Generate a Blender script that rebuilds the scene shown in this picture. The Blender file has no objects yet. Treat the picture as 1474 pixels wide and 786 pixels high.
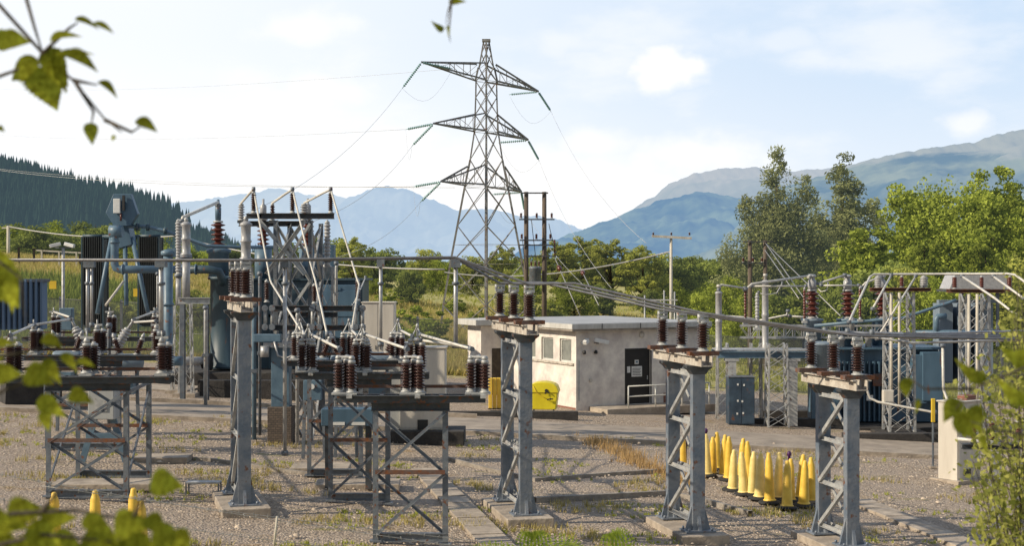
import bpy, math, random
import numpy as np
from mathutils import Vector, Quaternion, Matrix, noise as mn
random.seed(7); RNG = np.random.default_rng(7)
SC = bpy.context.scene; COL = SC.collection
F = 2000.0; CX, CY, CZ = 737.0, 393.0, 5.0
def P(px, py, Y):            # point seen at a place of the photo, at distance Y
    return Vector(((px-CX)*Y/F, Y, CZ-(py-CY)*Y/F))
def G(px, py):               # ground point of the sloping yard
    Y = CZ*F/((py-CY)-0.05*(px-CX)); return Vector(((px-CX)*Y/F, Y, -0.05*(px-CX)*Y/F))
def ss(x, a, b):
    t = min(1, max(0, (x-a)/(b-a))); return t*t*(3-2*t)
def T(x, y):
    z = -0.05*max(-42, min(42, x))
    z += 3.1*ss(y, 66, 96)*ss(-x, 5, 30) - 4.5*ss(y, 108, 150)*ss(-x, 8, 30)
    z += 2.3*ss(y, 78, 140) + 3.4*ss(12-y, 0, 9)
    z += 6*ss(y, 250, 700)
    z += 0.8*ss(y,70,120)*mn.noise(Vector((x*.03, y*.03, 3)))
    return z
def GZ(x, y): return Vector((x, y, T(x, y)))
# ---------------------------------------------------------------- materials
MATS = {}
def nodes_of(m):
    m.use_nodes = True; nt = m.node_tree; return nt, nt.nodes['Principled BSDF']
def mat(name, c1, c2=None, scale=3.0, rough=.6, metal=0.0, bump=0.0, bscale=None, rust=0.0, streak=False, spec=None, detail=6):
    m = bpy.data.materials.new(name); nt, b = nodes_of(m); N, L = nt.nodes, nt.links
    tc = N.new('ShaderNodeTexCoord'); co = tc.outputs['Object']
    if streak:
        mp = N.new('ShaderNodeMapping'); mp.inputs['Scale'].default_value = (1, 1, .18); L.new(co, mp.inputs[0]); co = mp.outputs[0]
    if c2 is None: c2 = tuple(v*.7 for v in c1)
    n = N.new('ShaderNodeTexNoise'); n.inputs['Scale'].default_value = scale; n.inputs['Detail'].default_value = detail; n.inputs['Roughness'].default_value = .65
    L.new(co, n.inputs['Vector'])
    r = N.new('ShaderNodeValToRGB'); r.color_ramp.elements[0].position = .36; r.color_ramp.elements[1].position = .66
    r.color_ramp.elements[0].color = (*c2, 1); r.color_ramp.elements[1].color = (*c1, 1)
    L.new(n.outputs[0], r.inputs[0]); out = r.outputs[0]
    if rust > 0:
        n2 = N.new('ShaderNodeTexNoise'); n2.inputs['Scale'].default_value = scale*2.1; n2.inputs['Detail'].default_value = 8
        L.new(co, n2.inputs['Vector'])
        r2 = N.new('ShaderNodeValToRGB'); r2.color_ramp.elements[0].position = .66-.22*rust; r2.color_ramp.elements[1].position = .74-.18*rust
        L.new(n2.outputs[0], r2.inputs[0])
        mx = N.new('ShaderNodeMixRGB'); mx.inputs[2].default_value = (.17, .062, .022, 1)
        L.new(r2.outputs[0], mx.inputs[0]); L.new(out, mx.inputs[1]); out = mx.outputs[0]
    L.new(out, b.inputs['Base Color'])
    b.inputs['Roughness'].default_value = rough; b.inputs['Metallic'].default_value = metal
    if spec is not None: b.inputs['Specular IOR Level'].default_value = spec
    if bump:
        n3 = N.new('ShaderNodeTexNoise'); n3.inputs['Scale'].default_value = bscale or scale*6; n3.inputs['Detail'].default_value = 4
        L.new(co, n3.inputs['Vector'])
        bp = N.new('ShaderNodeBump'); bp.inputs['Strength'].default_value = bump; bp.inputs['Distance'].default_value = .05
        L.new(n3.outputs[0], bp.inputs['Height']); L.new(bp.outputs[0], b.inputs['Normal'])
    MATS[name] = m; return m
mat('galv', (.20,.22,.24), (.10,.12,.15), 5, .55, .25, .15, rust=.25)
mat('galv_light', (.50,.50,.48), (.30,.31,.32), 5, .5, .25, .1, rust=.15)
mat('post_steel', (.25,.27,.30), (.13,.17,.225), 3, .5, .2, .2, rust=.2)
mat('rust_beam', (.11,.09,.085), (.17,.065,.03), 4, .75, .1, .2, rust=.6)
mat('dark_steel', (.075,.085,.095), (.04,.045,.05), 4, .6, .1, .1, rust=.35)
mat('cream_beam', (.56,.52,.45), (.36,.31,.26), 5, .7, 0, .2, rust=.15)
mat('alu', (.50,.50,.49), (.32,.32,.33), 6, .42, .45, .05)
mat('alu_white', (.66,.64,.58), (.48,.46,.42), 6, .5, .1, .05)
mat('bus', (.23,.23,.24), (.14,.14,.15), 5, .45, .4, .05)
mat('brown', (.052,.020,.015), (.035,.015,.012), 8, .25, 0, 0)
mat('redbrown', (.125,.033,.022), (.08,.024,.018), 8, .28, 0, 0)
mat('porcelain', (.40,.40,.40), (.28,.28,.29), 8, .35)
mat('blue_paint', (.085,.155,.225), (.05,.10,.15), 1.6, .5, 0, .06, rust=.12, streak=True)
mat('teal_paint', (.045,.085,.11), (.025,.05,.068), 1.6, .5, 0, .06, rust=.1, streak=True)
mat('pipe_paint', (.12,.195,.26), (.075,.13,.185), 2.5, .45, 0, .05, rust=.12)
mat('rad_dark', (.022,.028,.03), (.012,.016,.018), 3, .6)
mat('rad_light', (.22,.27,.32), (.14,.19,.24), 2, .5, streak=True)
mat('blue_clad', (.12,.19,.30), (.08,.14,.23), 2, .5, streak=True)
mat('navy_box', (.05,.085,.125), (.022,.038,.06), 2, .45, rust=.15)
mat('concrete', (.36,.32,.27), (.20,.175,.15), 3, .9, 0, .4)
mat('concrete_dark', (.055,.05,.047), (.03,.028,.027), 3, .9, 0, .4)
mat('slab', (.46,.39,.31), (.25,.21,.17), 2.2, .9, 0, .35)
mat('render_wall', (.84,.79,.71), (.55,.50,.47), 1.6, .9, 0, .25, bscale=30, detail=10)
mat('felt', (.42,.43,.44), (.30,.31,.32), .9, .85, 0, .1)
mat('fascia', (.58,.57,.54), (.42,.41,.38), 3, .7, streak=True)
mat('glass', (.26,.27,.25), (.17,.18,.17), 2, .08)
mat('white_frame', (.62,.62,.58), (.5,.5,.47), 4, .5)
mat('black_door', (.018,.016,.016), (.01,.01,.01), 3, .5)
mat('white_sign', (.72,.72,.70), (.62,.62,.60), 6, .5)
mat('ink', (.03,.03,.03), (.02,.02,.02), 5, .6)
mat('yellow', (.88,.60,.09), (.70,.44,.05), 3, .45, 0, .05)
mat('yellow_pale', (.90,.72,.28), (.74,.56,.18), 3, .45, 0, .05)
mat('yellow_bin', (.80,.68,.03), (.66,.54,.02), 2, .4)
mat('sign_yellow', (.72,.50,.03), (.6,.4,.03), 3, .5)
mat('purple', (.07,.012,.10), (.05,.01,.07), 3, .5)
mat('rubber', (.025,.024,.023), (.015,.015,.015), 5, .8)
mat('kiosk', (.62,.58,.51), (.48,.44,.38), 1.5, .7, 0, .08, streak=True)
mat('grey_cab', (.42,.43,.42), (.31,.32,.32), 1.5, .6, 0, .05, streak=True)
mat('wood_pole', (.15,.115,.085), (.08,.062,.048), 4, .85, 0, .3, streak=True)
mat('wood_pale', (.62,.58,.50), (.44,.40,.33), 4, .85, 0, .2, streak=True)
mat('bark', (.085,.068,.05), (.04,.033,.026), 6, .9, 0, .5)
mat('pylon_steel', (.30,.30,.29), (.17,.165,.16), 3, .6, .2, .1, rust=.4)
mat('glass_disc', (.22,.38,.36), (.15,.29,.28), 6, .2)
mat('wire_far', (.5,.5,.5), (.42,.42,.42), 4, .6, .1)
mat('wire', (.20,.20,.20), (.15,.15,.15), 4, .5, .4)
mat('barb', (.42,.41,.39), (.25,.25,.25), 30, .5, .4)
mat('brick', (.17,.13,.105), (.10,.075,.06), 6, .9, 0, .4)
mat('red_brick', (.28,.09,.055), (.18,.06,.04), 8, .9, 0, .4)
def brickify(name, c1, c2, mortar, sc):
    m = MATS[name]; nt = m.node_tree; N, L = nt.nodes, nt.links; b = N['Principled BSDF']
    br = N.new('ShaderNodeTexBrick'); br.inputs['Color1'].default_value = (*c1,1); br.inputs['Color2'].default_value = (*c2,1); br.inputs['Mortar'].default_value = (*mortar,1)
    br.inputs['Scale'].default_value = sc; br.inputs['Mortar Size'].default_value = .025
    tc = N.new('ShaderNodeTexCoord'); sx = N.new('ShaderNodeSeparateXYZ'); cb = N.new('ShaderNodeCombineXYZ'); ad = N.new('ShaderNodeMath')
    L.new(tc.outputs['Object'], sx.inputs[0]); L.new(sx.outputs[0], ad.inputs[0]); L.new(sx.outputs[1], ad.inputs[1]); L.new(ad.outputs[0], cb.inputs[0]); L.new(sx.outputs[2], cb.inputs[1])
    L.new(cb.outputs[0], br.inputs['Vector']); L.new(br.outputs[0], b.inputs['Base Color'])
brickify('brick', (.15,.115,.09), (.10,.078,.064), (.05,.045,.04), 4)
brickify('red_brick', (.27,.09,.055), (.20,.07,.045), (.25,.22,.19), 4)
def leaf_mat(name, cdark, clight, trans=.35, haze=None, hz=0.0):
    m = bpy.data.materials.new(name); m.use_nodes = True; nt = m.node_tree; N, L = nt.nodes, nt.links
    for n in list(N): N.remove(n)
    o = N.new('ShaderNodeOutputMaterial'); at = N.new('ShaderNodeAttribute'); at.attribute_name = 'tint'
    r = N.new('ShaderNodeValToRGB'); r.color_ramp.elements[0].color = (*cdark, 1); r.color_ramp.elements[1].color = (*clight, 1)
    L.new(at.outputs['Fac'], r.inputs[0])
    oi = N.new('ShaderNodeObjectInfo'); hs = N.new('ShaderNodeHueSaturation'); mr = N.new('ShaderNodeMapRange')
    mr.inputs['To Min'].default_value = .78; mr.inputs['To Max'].default_value = 1.25
    L.new(oi.outputs['Random'], mr.inputs[0]); L.new(mr.outputs[0], hs.inputs['Value']); L.new(r.outputs[0], hs.inputs['Color'])
    d = N.new('ShaderNodeBsdfDiffuse'); t = N.new('ShaderNodeBsdfTranslucent'); mx = N.new('ShaderNodeMixShader'); mx.inputs[0].default_value = trans
    L.new(hs.outputs[0], d.inputs[0]); L.new(hs.outputs[0], t.inputs[0]); L.new(d.outputs[0], mx.inputs[1]); L.new(t.outputs[0], mx.inputs[2])
    out = mx.outputs[0]
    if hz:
        e = N.new('ShaderNodeEmission'); e.inputs[0].default_value = (*haze, 1); m2 = N.new('ShaderNodeMixShader'); m2.inputs[0].default_value = hz  # air haze put into the foliage colour as emission, strongest on the conifers
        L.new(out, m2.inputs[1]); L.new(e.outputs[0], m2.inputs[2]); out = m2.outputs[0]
    L.new(out, o.inputs[0]); MATS[name] = m; return m
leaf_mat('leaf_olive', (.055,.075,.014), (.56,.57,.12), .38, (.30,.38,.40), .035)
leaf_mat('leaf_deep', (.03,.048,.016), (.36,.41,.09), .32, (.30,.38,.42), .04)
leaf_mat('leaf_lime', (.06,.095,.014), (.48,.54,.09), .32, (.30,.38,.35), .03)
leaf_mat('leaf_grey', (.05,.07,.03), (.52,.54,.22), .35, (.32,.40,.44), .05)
leaf_mat('leaf_near', (.08,.11,.012), (.48,.50,.05), .6)
leaf_mat('leaf_shrub', (.16,.20,.04), (.62,.60,.17), .45)
leaf_mat('leaf_fern', (.16,.24,.03), (.40,.48,.07), .45)
_m = MATS['leaf_near']; _nt = _m.node_tree; _h = [n for n in _nt.nodes if n.type == 'HUE_SAT'][0]; _src = _h.inputs['Color'].links[0].from_socket
_n = _nt.nodes.new('ShaderNodeTexNoise'); _n.inputs['Scale'].default_value = 9; _n.inputs['Detail'].default_value = 5; _t = _nt.nodes.new('ShaderNodeTexCoord'); _nt.links.new(_t.outputs['Object'], _n.inputs['Vector'])
_r = _nt.nodes.new('ShaderNodeValToRGB'); _r.color_ramp.elements[0].position = .38; _r.color_ramp.elements[1].position = .62; _r.color_ramp.elements[0].color = (.35,.30,.22,1); _nt.links.new(_n.outputs[0], _r.inputs[0])
_x = _nt.nodes.new('ShaderNodeMixRGB'); _x.blend_type = 'MULTIPLY'; _x.inputs[0].default_value = .8; _nt.links.new(_src, _x.inputs[1]); _nt.links.new(_r.outputs[0], _x.inputs[2]); _nt.links.new(_x.outputs[0], _h.inputs['Color'])
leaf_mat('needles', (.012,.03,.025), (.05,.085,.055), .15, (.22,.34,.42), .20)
leaf_mat('dry_grass', (.34,.28,.09), (.66,.56,.25), .35)
leaf_mat('green_weed', (.18,.21,.04), (.50,.50,.11), .35)
leaf_mat('rust_weed', (.26,.17,.08), (.52,.36,.17), .3)
# ---------------------------------------------------------------- mesh collector
class MB:
    def __init__(s): s.v = []; s.f = []; s.sm = []
    def add(s, vs, fs, smooth=False):
        o = len(s.v); s.v += [Vector(v) for v in vs]
        s.f += [tuple(i+o for i in f) for f in fs]; s.sm += [smooth]*len(fs); return s
    def hexa(s, c8): return s.add(c8, [(0,3,2,1),(4,5,6,7),(0,1,5,4),(1,2,6,5),(2,3,7,6),(3,0,4,7)])
    def box(s, c, sx, sy, sz, ang=0):      # c = centre of the bottom
        ca, sa = math.cos(ang), math.sin(ang); r = []
        for z in (0, sz):
            for x, y in ((-1,-1),(1,-1),(1,1),(-1,1)):
                X, Y = x*sx/2, y*sy/2; r.append((c[0]+X*ca-Y*sa, c[1]+X*sa+Y*ca, c[2]+z))
        return s.hexa(r)
    def bar(s, p, q, w, h, up=(0,0,1)):
        p, q = Vector(p), Vector(q); d = (q-p).normalized(); u = Vector(up)
        if abs(d.dot(u)) > .98: u = Vector((0,1,0))
        a = d.cross(u).normalized(); b = a.cross(d).normalized()
        r = []
        for e in (p, q):
            for x, y in ((-1,-1),(1,-1),(1,1),(-1,1)): r.append(e + a*(x*w/2) + b*(y*h/2))
        return s.hexa(r)
    def ibeam(s, p, q, w, h, t=.02, up=(0,0,1)):
        p, q = Vector(p), Vector(q); d = (q-p).normalized(); u = Vector(up)
        if abs(d.dot(u)) > .98: u = Vector((0,1,0))
        a = d.cross(u).normalized(); b = a.cross(d).normalized()
        s.bar(p+b*(h/2-t/2), q+b*(h/2-t/2), w, t, b); s.bar(p-b*(h/2-t/2), q-b*(h/2-t/2), w, t, b)
        return s.bar(p, q, t, h-2*t, b)
    def angle(s, p, q, w=.06, t=.01, up=(0,0,1)):
        p, q = Vector(p), Vector(q); d = (q-p).normalized(); u = Vector(up)
        if abs(d.dot(u)) > .98: u = Vector((0,1,0))
        a = d.cross(u).normalized(); b = a.cross(d).normalized()
        s.bar(p, q, w, t, b); return s.bar(p+a*(w/2-t/2)+b*(w/2+t/2), q+a*(w/2-t/2)+b*(w/2+t/2), t, w, b)
    def tube(s, pts, r, n=8, caps=True):
        pts = [Vector(p) for p in pts]; rs = r if isinstance(r, (list, tuple)) else [r]*len(pts)
        prev = None; vs = []; fs = []
        for i, p in enumerate(pts):
            d = (pts[min(i+1, len(pts)-1)]-pts[max(i-1, 0)]).normalized()
            if prev is None:
                u = Vector((0,0,1)) if abs(d.z) < .9 else Vector((0,1,0)); a = d.cross(u).normalized()
            else: a = (prev - d*prev.dot(d)).normalized()
            b = d.cross(a); prev = a
            for k in range(n):
                t = 2*math.pi*k/n; vs.append(p + (a*math.cos(t)+b*math.sin(t))*rs[i])
        for i in range(len(pts)-1):
            for k in range(n): fs.append((i*n+k, i*n+(k+1)%n, (i+1)*n+(k+1)%n, (i+1)*n+k))
        s.add(vs, fs, True)
        if caps:
            e = (len(pts)-1)*n; o = len(s.v)-len(vs)
            s.f += [tuple(o+k for k in reversed(range(n))), tuple(o+e+k for k in range(n))]; s.sm += [False]*2
        return s
    def lathe(s, prof, base=(0,0,0), n=16, axis=None):
        base = Vector(base); q = Vector((0,0,1)).rotation_difference(Vector(axis).normalized()) if axis is not None else Quaternion()
        vs = []; fs = []
        for r, z in prof:
            for k in range(n):
                t = 2*math.pi*k/n; vs.append(base + q @ Vector((r*math.cos(t), r*math.sin(t), z)))
        for i in range(len(prof)-1):
            for k in range(n): fs.append((i*n+k, i*n+(k+1)%n, (i+1)*n+(k+1)%n, (i+1)*n+k))
        s.add(vs, fs, True); o = len(s.v)-len(vs); e = (len(prof)-1)*n
        s.f += [tuple(o+k for k in reversed(range(n))), tuple(o+e+k for k in range(n))]; s.sm += [False]*2
        return s
    def prism(s, poly, d):
        poly = [Vector(p) for p in poly]; d = Vector(d); n = len(poly)
        return s.add(poly+[p+d for p in poly], [tuple(reversed(range(n))), tuple(range(n, 2*n))]+[(i, (i+1)%n, (i+1)%n+n, i+n) for i in range(n)])
    def mesh(s, name, m, off=(0,0,0)):
        me = bpy.data.meshes.new(name); off = Vector(off)
        me.from_pydata([tuple(v-off) for v in s.v], [], s.f)
        me.polygons.foreach_set('use_smooth', s.sm); me.materials.append(MATS[m]); me.validate(); return me
    def build(s, name, m, parent=None, bevel=0):
        off = parent['_o'] if parent is not None else (0,0,0)
        o = bpy.data.objects.new(name, s.mesh(name, m, off)); COL.objects.link(o)
        if parent is not None: o.parent = parent; o['_o'] = tuple(off)
        else: o['_o'] = (0.,0.,0.)
        if bevel:
            b = o.modifiers.new('b', 'BEVEL'); b.width = bevel; b.segments = 2; b.limit_method = 'ANGLE'
        return o
def tag(o, label=None, cat=None, group=None, kind=None):
    for k, v in (('label', label), ('category', cat), ('group', group), ('kind', kind)):
        if v: o[k] = v
    return o
def thing(name, label, cat, loc, group=None):
    o = bpy.data.objects.new(name, None); COL.objects.link(o); o.location = loc; o.empty_display_size = .3
    o['_o'] = tuple(loc); return tag(o, label, cat, group)
def link(name, me, parent, loc, axis=None):
    o = bpy.data.objects.new(name, me); COL.objects.link(o)
    if parent is not None: o.parent = parent
    o.location = loc
    if axis is not None:
        o.rotation_mode = 'QUATERNION'; o.rotation_quaternion = Vector((0,0,1)).rotation_difference(Vector(axis).normalized())
    return o
def copy_tree(o, parent=None):
    c = o.copy(); COL.objects.link(c); c.parent = parent
    for ch in [x for x in SC.objects if x.parent == o]: copy_tree(ch, c)
    return c
IC = {}
def insulator(parent, base, h, r, n=11, m='brown', axis=(0,0,1), cap=True, core=.55, name='insulator'):
    base = Vector(base); off = Vector(parent['_o']); n = max(5, int(n*.78)); key = (round(h,2), round(r,3), n, m, core)
    fh = min(.09, h*.12)
    if key not in IC:
        p = (h-2*fh)/n; pr = [(r*core, fh)]
        for i in range(n):
            z = fh+i*p; pr += [(r*core, z+p*.15), (r*.98, z+p*.42), (r, z+p*.5), (r*.93, z+p*.6), (r*core, z+p*.85)]
        pr.append((r*core, h-fh))
        fl = MB().lathe([(r*.95, 0), (r*.95, fh*.35), (r*.7, fh*.45), (r*.68, fh+.003)], n=12)
        cp = MB().lathe([(r*.66, h-fh-.003), (r*.7, h-fh*.4), (r*.62, h-fh*.2), (r*.3, h), (r*.3, h+fh*.35)], n=12)
        IC[key] = (MB().lathe(pr, n=14).mesh('insulator', m), fl.mesh('base_flange', 'galv_light'), cp.mesh('metal_cap', 'galv_light'))
    a, b, c = IC[key]
    o = link(name, a, parent, base-off, axis)
    link('base_flange', b, o, (0,0,0)); 
    if cap: link('metal_cap', c, o, (0,0,0))
    return base + Vector(axis).normalized()*h
def np_mesh(name, V, Fq, m, tint=None, smooth=False):
    me = bpy.data.meshes.new(name); nf, k = Fq.shape
    me.vertices.add(len(V)); me.vertices.foreach_set('co', V.astype(np.float32).ravel())
    me.loops.add(nf*k); me.loops.foreach_set('vertex_index', Fq.astype(np.int32).ravel())
    me.polygons.add(nf); me.polygons.foreach_set('loop_start', np.arange(0, nf*k, k, dtype=np.int32))
    if smooth: me.polygons.foreach_set('use_smooth', np.ones(nf, dtype=bool))
    if tint is not None:
        a = me.attributes.new('tint', 'FLOAT', 'FACE'); a.data.foreach_set('value', tint.astype(np.float32))
    me.materials.append(MATS[m]); me.update(calc_edges=True); return me
def unit(a): return a/np.maximum(1e-6, np.linalg.norm(a, axis=1, keepdims=True))
def leaf_quads(C, size, updir=None, aspect=.6):
    n = len(C); d = unit(RNG.normal(size=(n,3)))
    if updir is not None: d = unit(d*.6+updir)
    q = unit(np.cross(d, RNG.normal(size=(n,3)))); s = (size*(.6+.8*RNG.random(n)))[:,None]
    V = np.stack([C-d*s*.5, C+q*s*.5*aspect, C+d*s*.5, C-q*s*.5*aspect], 1).reshape(-1,3)
    return V, np.arange(n*4).reshape(-1,4)
# ---------------------------------------------------------------- camera, sun, sky
cam = bpy.data.cameras.new('camera'); co = bpy.data.objects.new('camera', cam); COL.objects.link(co); SC.camera = co
co.location = (0, 0, CZ); co.rotation_euler = (math.pi/2, 0, 0); cam.lens = 36*F/1474; cam.sensor_width = 36; cam.clip_start = .1; cam.clip_end = 40000
cam.dof.use_dof = True; cam.dof.focus_distance = 36; cam.dof.aperture_fstop = 5.2
SC.view_settings.view_transform = 'Standard'; SC.view_settings.look = 'None'; SC.view_settings.exposure = 0
try:
    SC.cycles.max_bounces = 6; SC.cycles.transparent_max_bounces = 8; SC.cycles.use_denoising = True
except Exception: pass
EL = math.radians(31); SD = Vector((-.93, -.30, 0)).normalized()*math.cos(EL) + Vector((0,0,math.sin(EL)))
sun = bpy.data.lights.new('sun', 'SUN'); sun.energy = 5; sun.angle = math.radians(.6); sun.color = (1, .87, .68)
so = bpy.data.objects.new('sun', sun); COL.objects.link(so); so.rotation_mode = 'QUATERNION'; so.rotation_quaternion = Vector((0,0,1)).rotation_difference(SD)
w = bpy.data.worlds.new('World'); SC.world = w; w.use_nodes = True; nt = w.node_tree; N, L = nt.nodes, nt.links
bg = N['Background']; sky = N.new('ShaderNodeTexSky'); sky.sky_type = 'NISHITA'; sky.sun_disc = False
sky.sun_elevation = EL; sky.sun_rotation = math.atan2(SD.x, SD.y); sky.dust_density = 2.5; sky.air_density = 1.2
tc = N.new('ShaderNodeTexCoord')
def math_node(op, a, b=None, c=None):
    n = N.new('ShaderNodeMath'); n.operation = op
    for i, v in enumerate((a, b, c)):
        if v is None: continue
        if isinstance(v, (int, float)): n.inputs[i].default_value = v
        else: L.new(v, n.inputs[i])
    return n.outputs[0]
def ramp(x, a, b, lo=0, hi=1):
    m = N.new('ShaderNodeMapRange'); m.interpolation_type = 'SMOOTHSTEP'; L.new(x, m.inputs[0])
    m.inputs[1].default_value = a; m.inputs[2].default_value = b; m.inputs[3].default_value = lo; m.inputs[4].default_value = hi; return m.outputs[0]
sx = N.new('ShaderNodeSeparateXYZ'); L.new(tc.outputs['Generated'], sx.inputs[0])
gx, gy, gz = sx.outputs
ys = math_node('MAXIMUM', gy, .05)
az = math_node('DIVIDE', gx, ys); elv = math_node('DIVIDE', gz, ys)
# broad veil: whiter to the left (towards the sun) and near the horizon
veil = math_node('ADD', ramp(gx, .34, -.34, 0, .74), ramp(gz, .17, .02, 0, .5))
mp = N.new('ShaderNodeMapping'); mp.inputs['Scale'].default_value = (5, 5, 13); L.new(tc.outputs['Generated'], mp.inputs[0])
n1 = N.new('ShaderNodeTexNoise'); n1.inputs['Scale'].default_value = 1.0; n1.inputs['Detail'].default_value = 7; n1.inputs['Roughness'].default_value = .55; L.new(mp.outputs[0], n1.inputs['Vector'])
soft = ramp(n1.outputs[0], .46, .66, 0, .8)
mp2 = N.new('ShaderNodeMapping'); mp2.inputs['Scale'].default_value = (38, 38, 55); L.new(tc.outputs['Generated'], mp2.inputs[0])
n2 = N.new('ShaderNodeTexNoise'); n2.inputs['Scale'].default_value = 1.0; n2.inputs['Detail'].default_value = 6; L.new(mp2.outputs[0], n2.inputs['Vector'])
clouds = None
for px, py, rx, ry, st in ((962, 95, 62, 40, .95), (1392, 178, 40, 24, .6), (1130, 60, 120, 26, .35), (820, 60, 110, 30, .4), (560, 210, 120, 40, .6), (860, 210, 90, 36, .6), (445, 40, 95, 34, .6), (1000, 225, 150, 42, .75), (470, 130, 80, 40, .6), (700, 255, 330, 70, .75), (250, 240, 260, 60, .6)):
    a = math_node('DIVIDE', math_node('SUBTRACT', az, (px-CX)/F), rx/F); e = math_node('DIVIDE', math_node('SUBTRACT', elv, (CY-py)/F), ry/F)
    d = math_node('SQRT', math_node('ADD', math_node('MULTIPLY', a, a), math_node('MULTIPLY', e, e)))
    d = math_node('ADD', d, math_node('MULTIPLY', math_node('SUBTRACT', n2.outputs[0], .5), 1.5))
    k = ramp(d, 1.15, .30 if ry < 41 and rx < 70 else .1, 0, st)
    clouds = k if clouds is None else math_node('MAXIMUM', clouds, k)
cl = math_node('MINIMUM', math_node('MAXIMUM', clouds, math_node('MULTIPLY', soft, ramp(gz, .0, .35, .9, .25))), 1)
sk = N.new('ShaderNodeMixRGB'); sk.blend_type = 'MULTIPLY'; sk.inputs[0].default_value = 1; sk.inputs[2].default_value = (.062,.062,.062,1); L.new(sky.outputs[0], sk.inputs[1])
base = N.new('ShaderNodeMixRGB'); base.inputs[0].default_value = .80; base.inputs[2].default_value = (.69, .85, 1.06, 1); L.new(sk.outputs[0], base.inputs[1])
v = N.new('ShaderNodeMixRGB'); v.inputs[2].default_value = (1.0, 1.0, 1.0, 1); L.new(math_node('MINIMUM', veil, .84), v.inputs[0]); L.new(base.outputs[0], v.inputs[1])
c = N.new('ShaderNodeMixRGB'); c.inputs[2].default_value = (1.02, 1.0, .98, 1); L.new(cl, c.inputs[0]); L.new(v.outputs[0], c.inputs[1])
# the hazy sky glows less overhead, so it fills the shadows with blue rather than white
up = N.new('ShaderNodeMixRGB'); L.new(ramp(gz, .24, .6), up.inputs[0]); L.new(c.outputs[0], up.inputs[1]); up.inputs[2].default_value = (.27, .36, .54, 1)
bk = N.new('ShaderNodeMixRGB'); L.new(ramp(gy, .3, -.2), bk.inputs[0]); L.new(up.outputs[0], bk.inputs[1]); bk.inputs[2].default_value = (.32, .37, .44, 1)
L.new(bk.outputs[0], bg.inputs[0]); bg.inputs[1].default_value = 1.08
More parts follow.
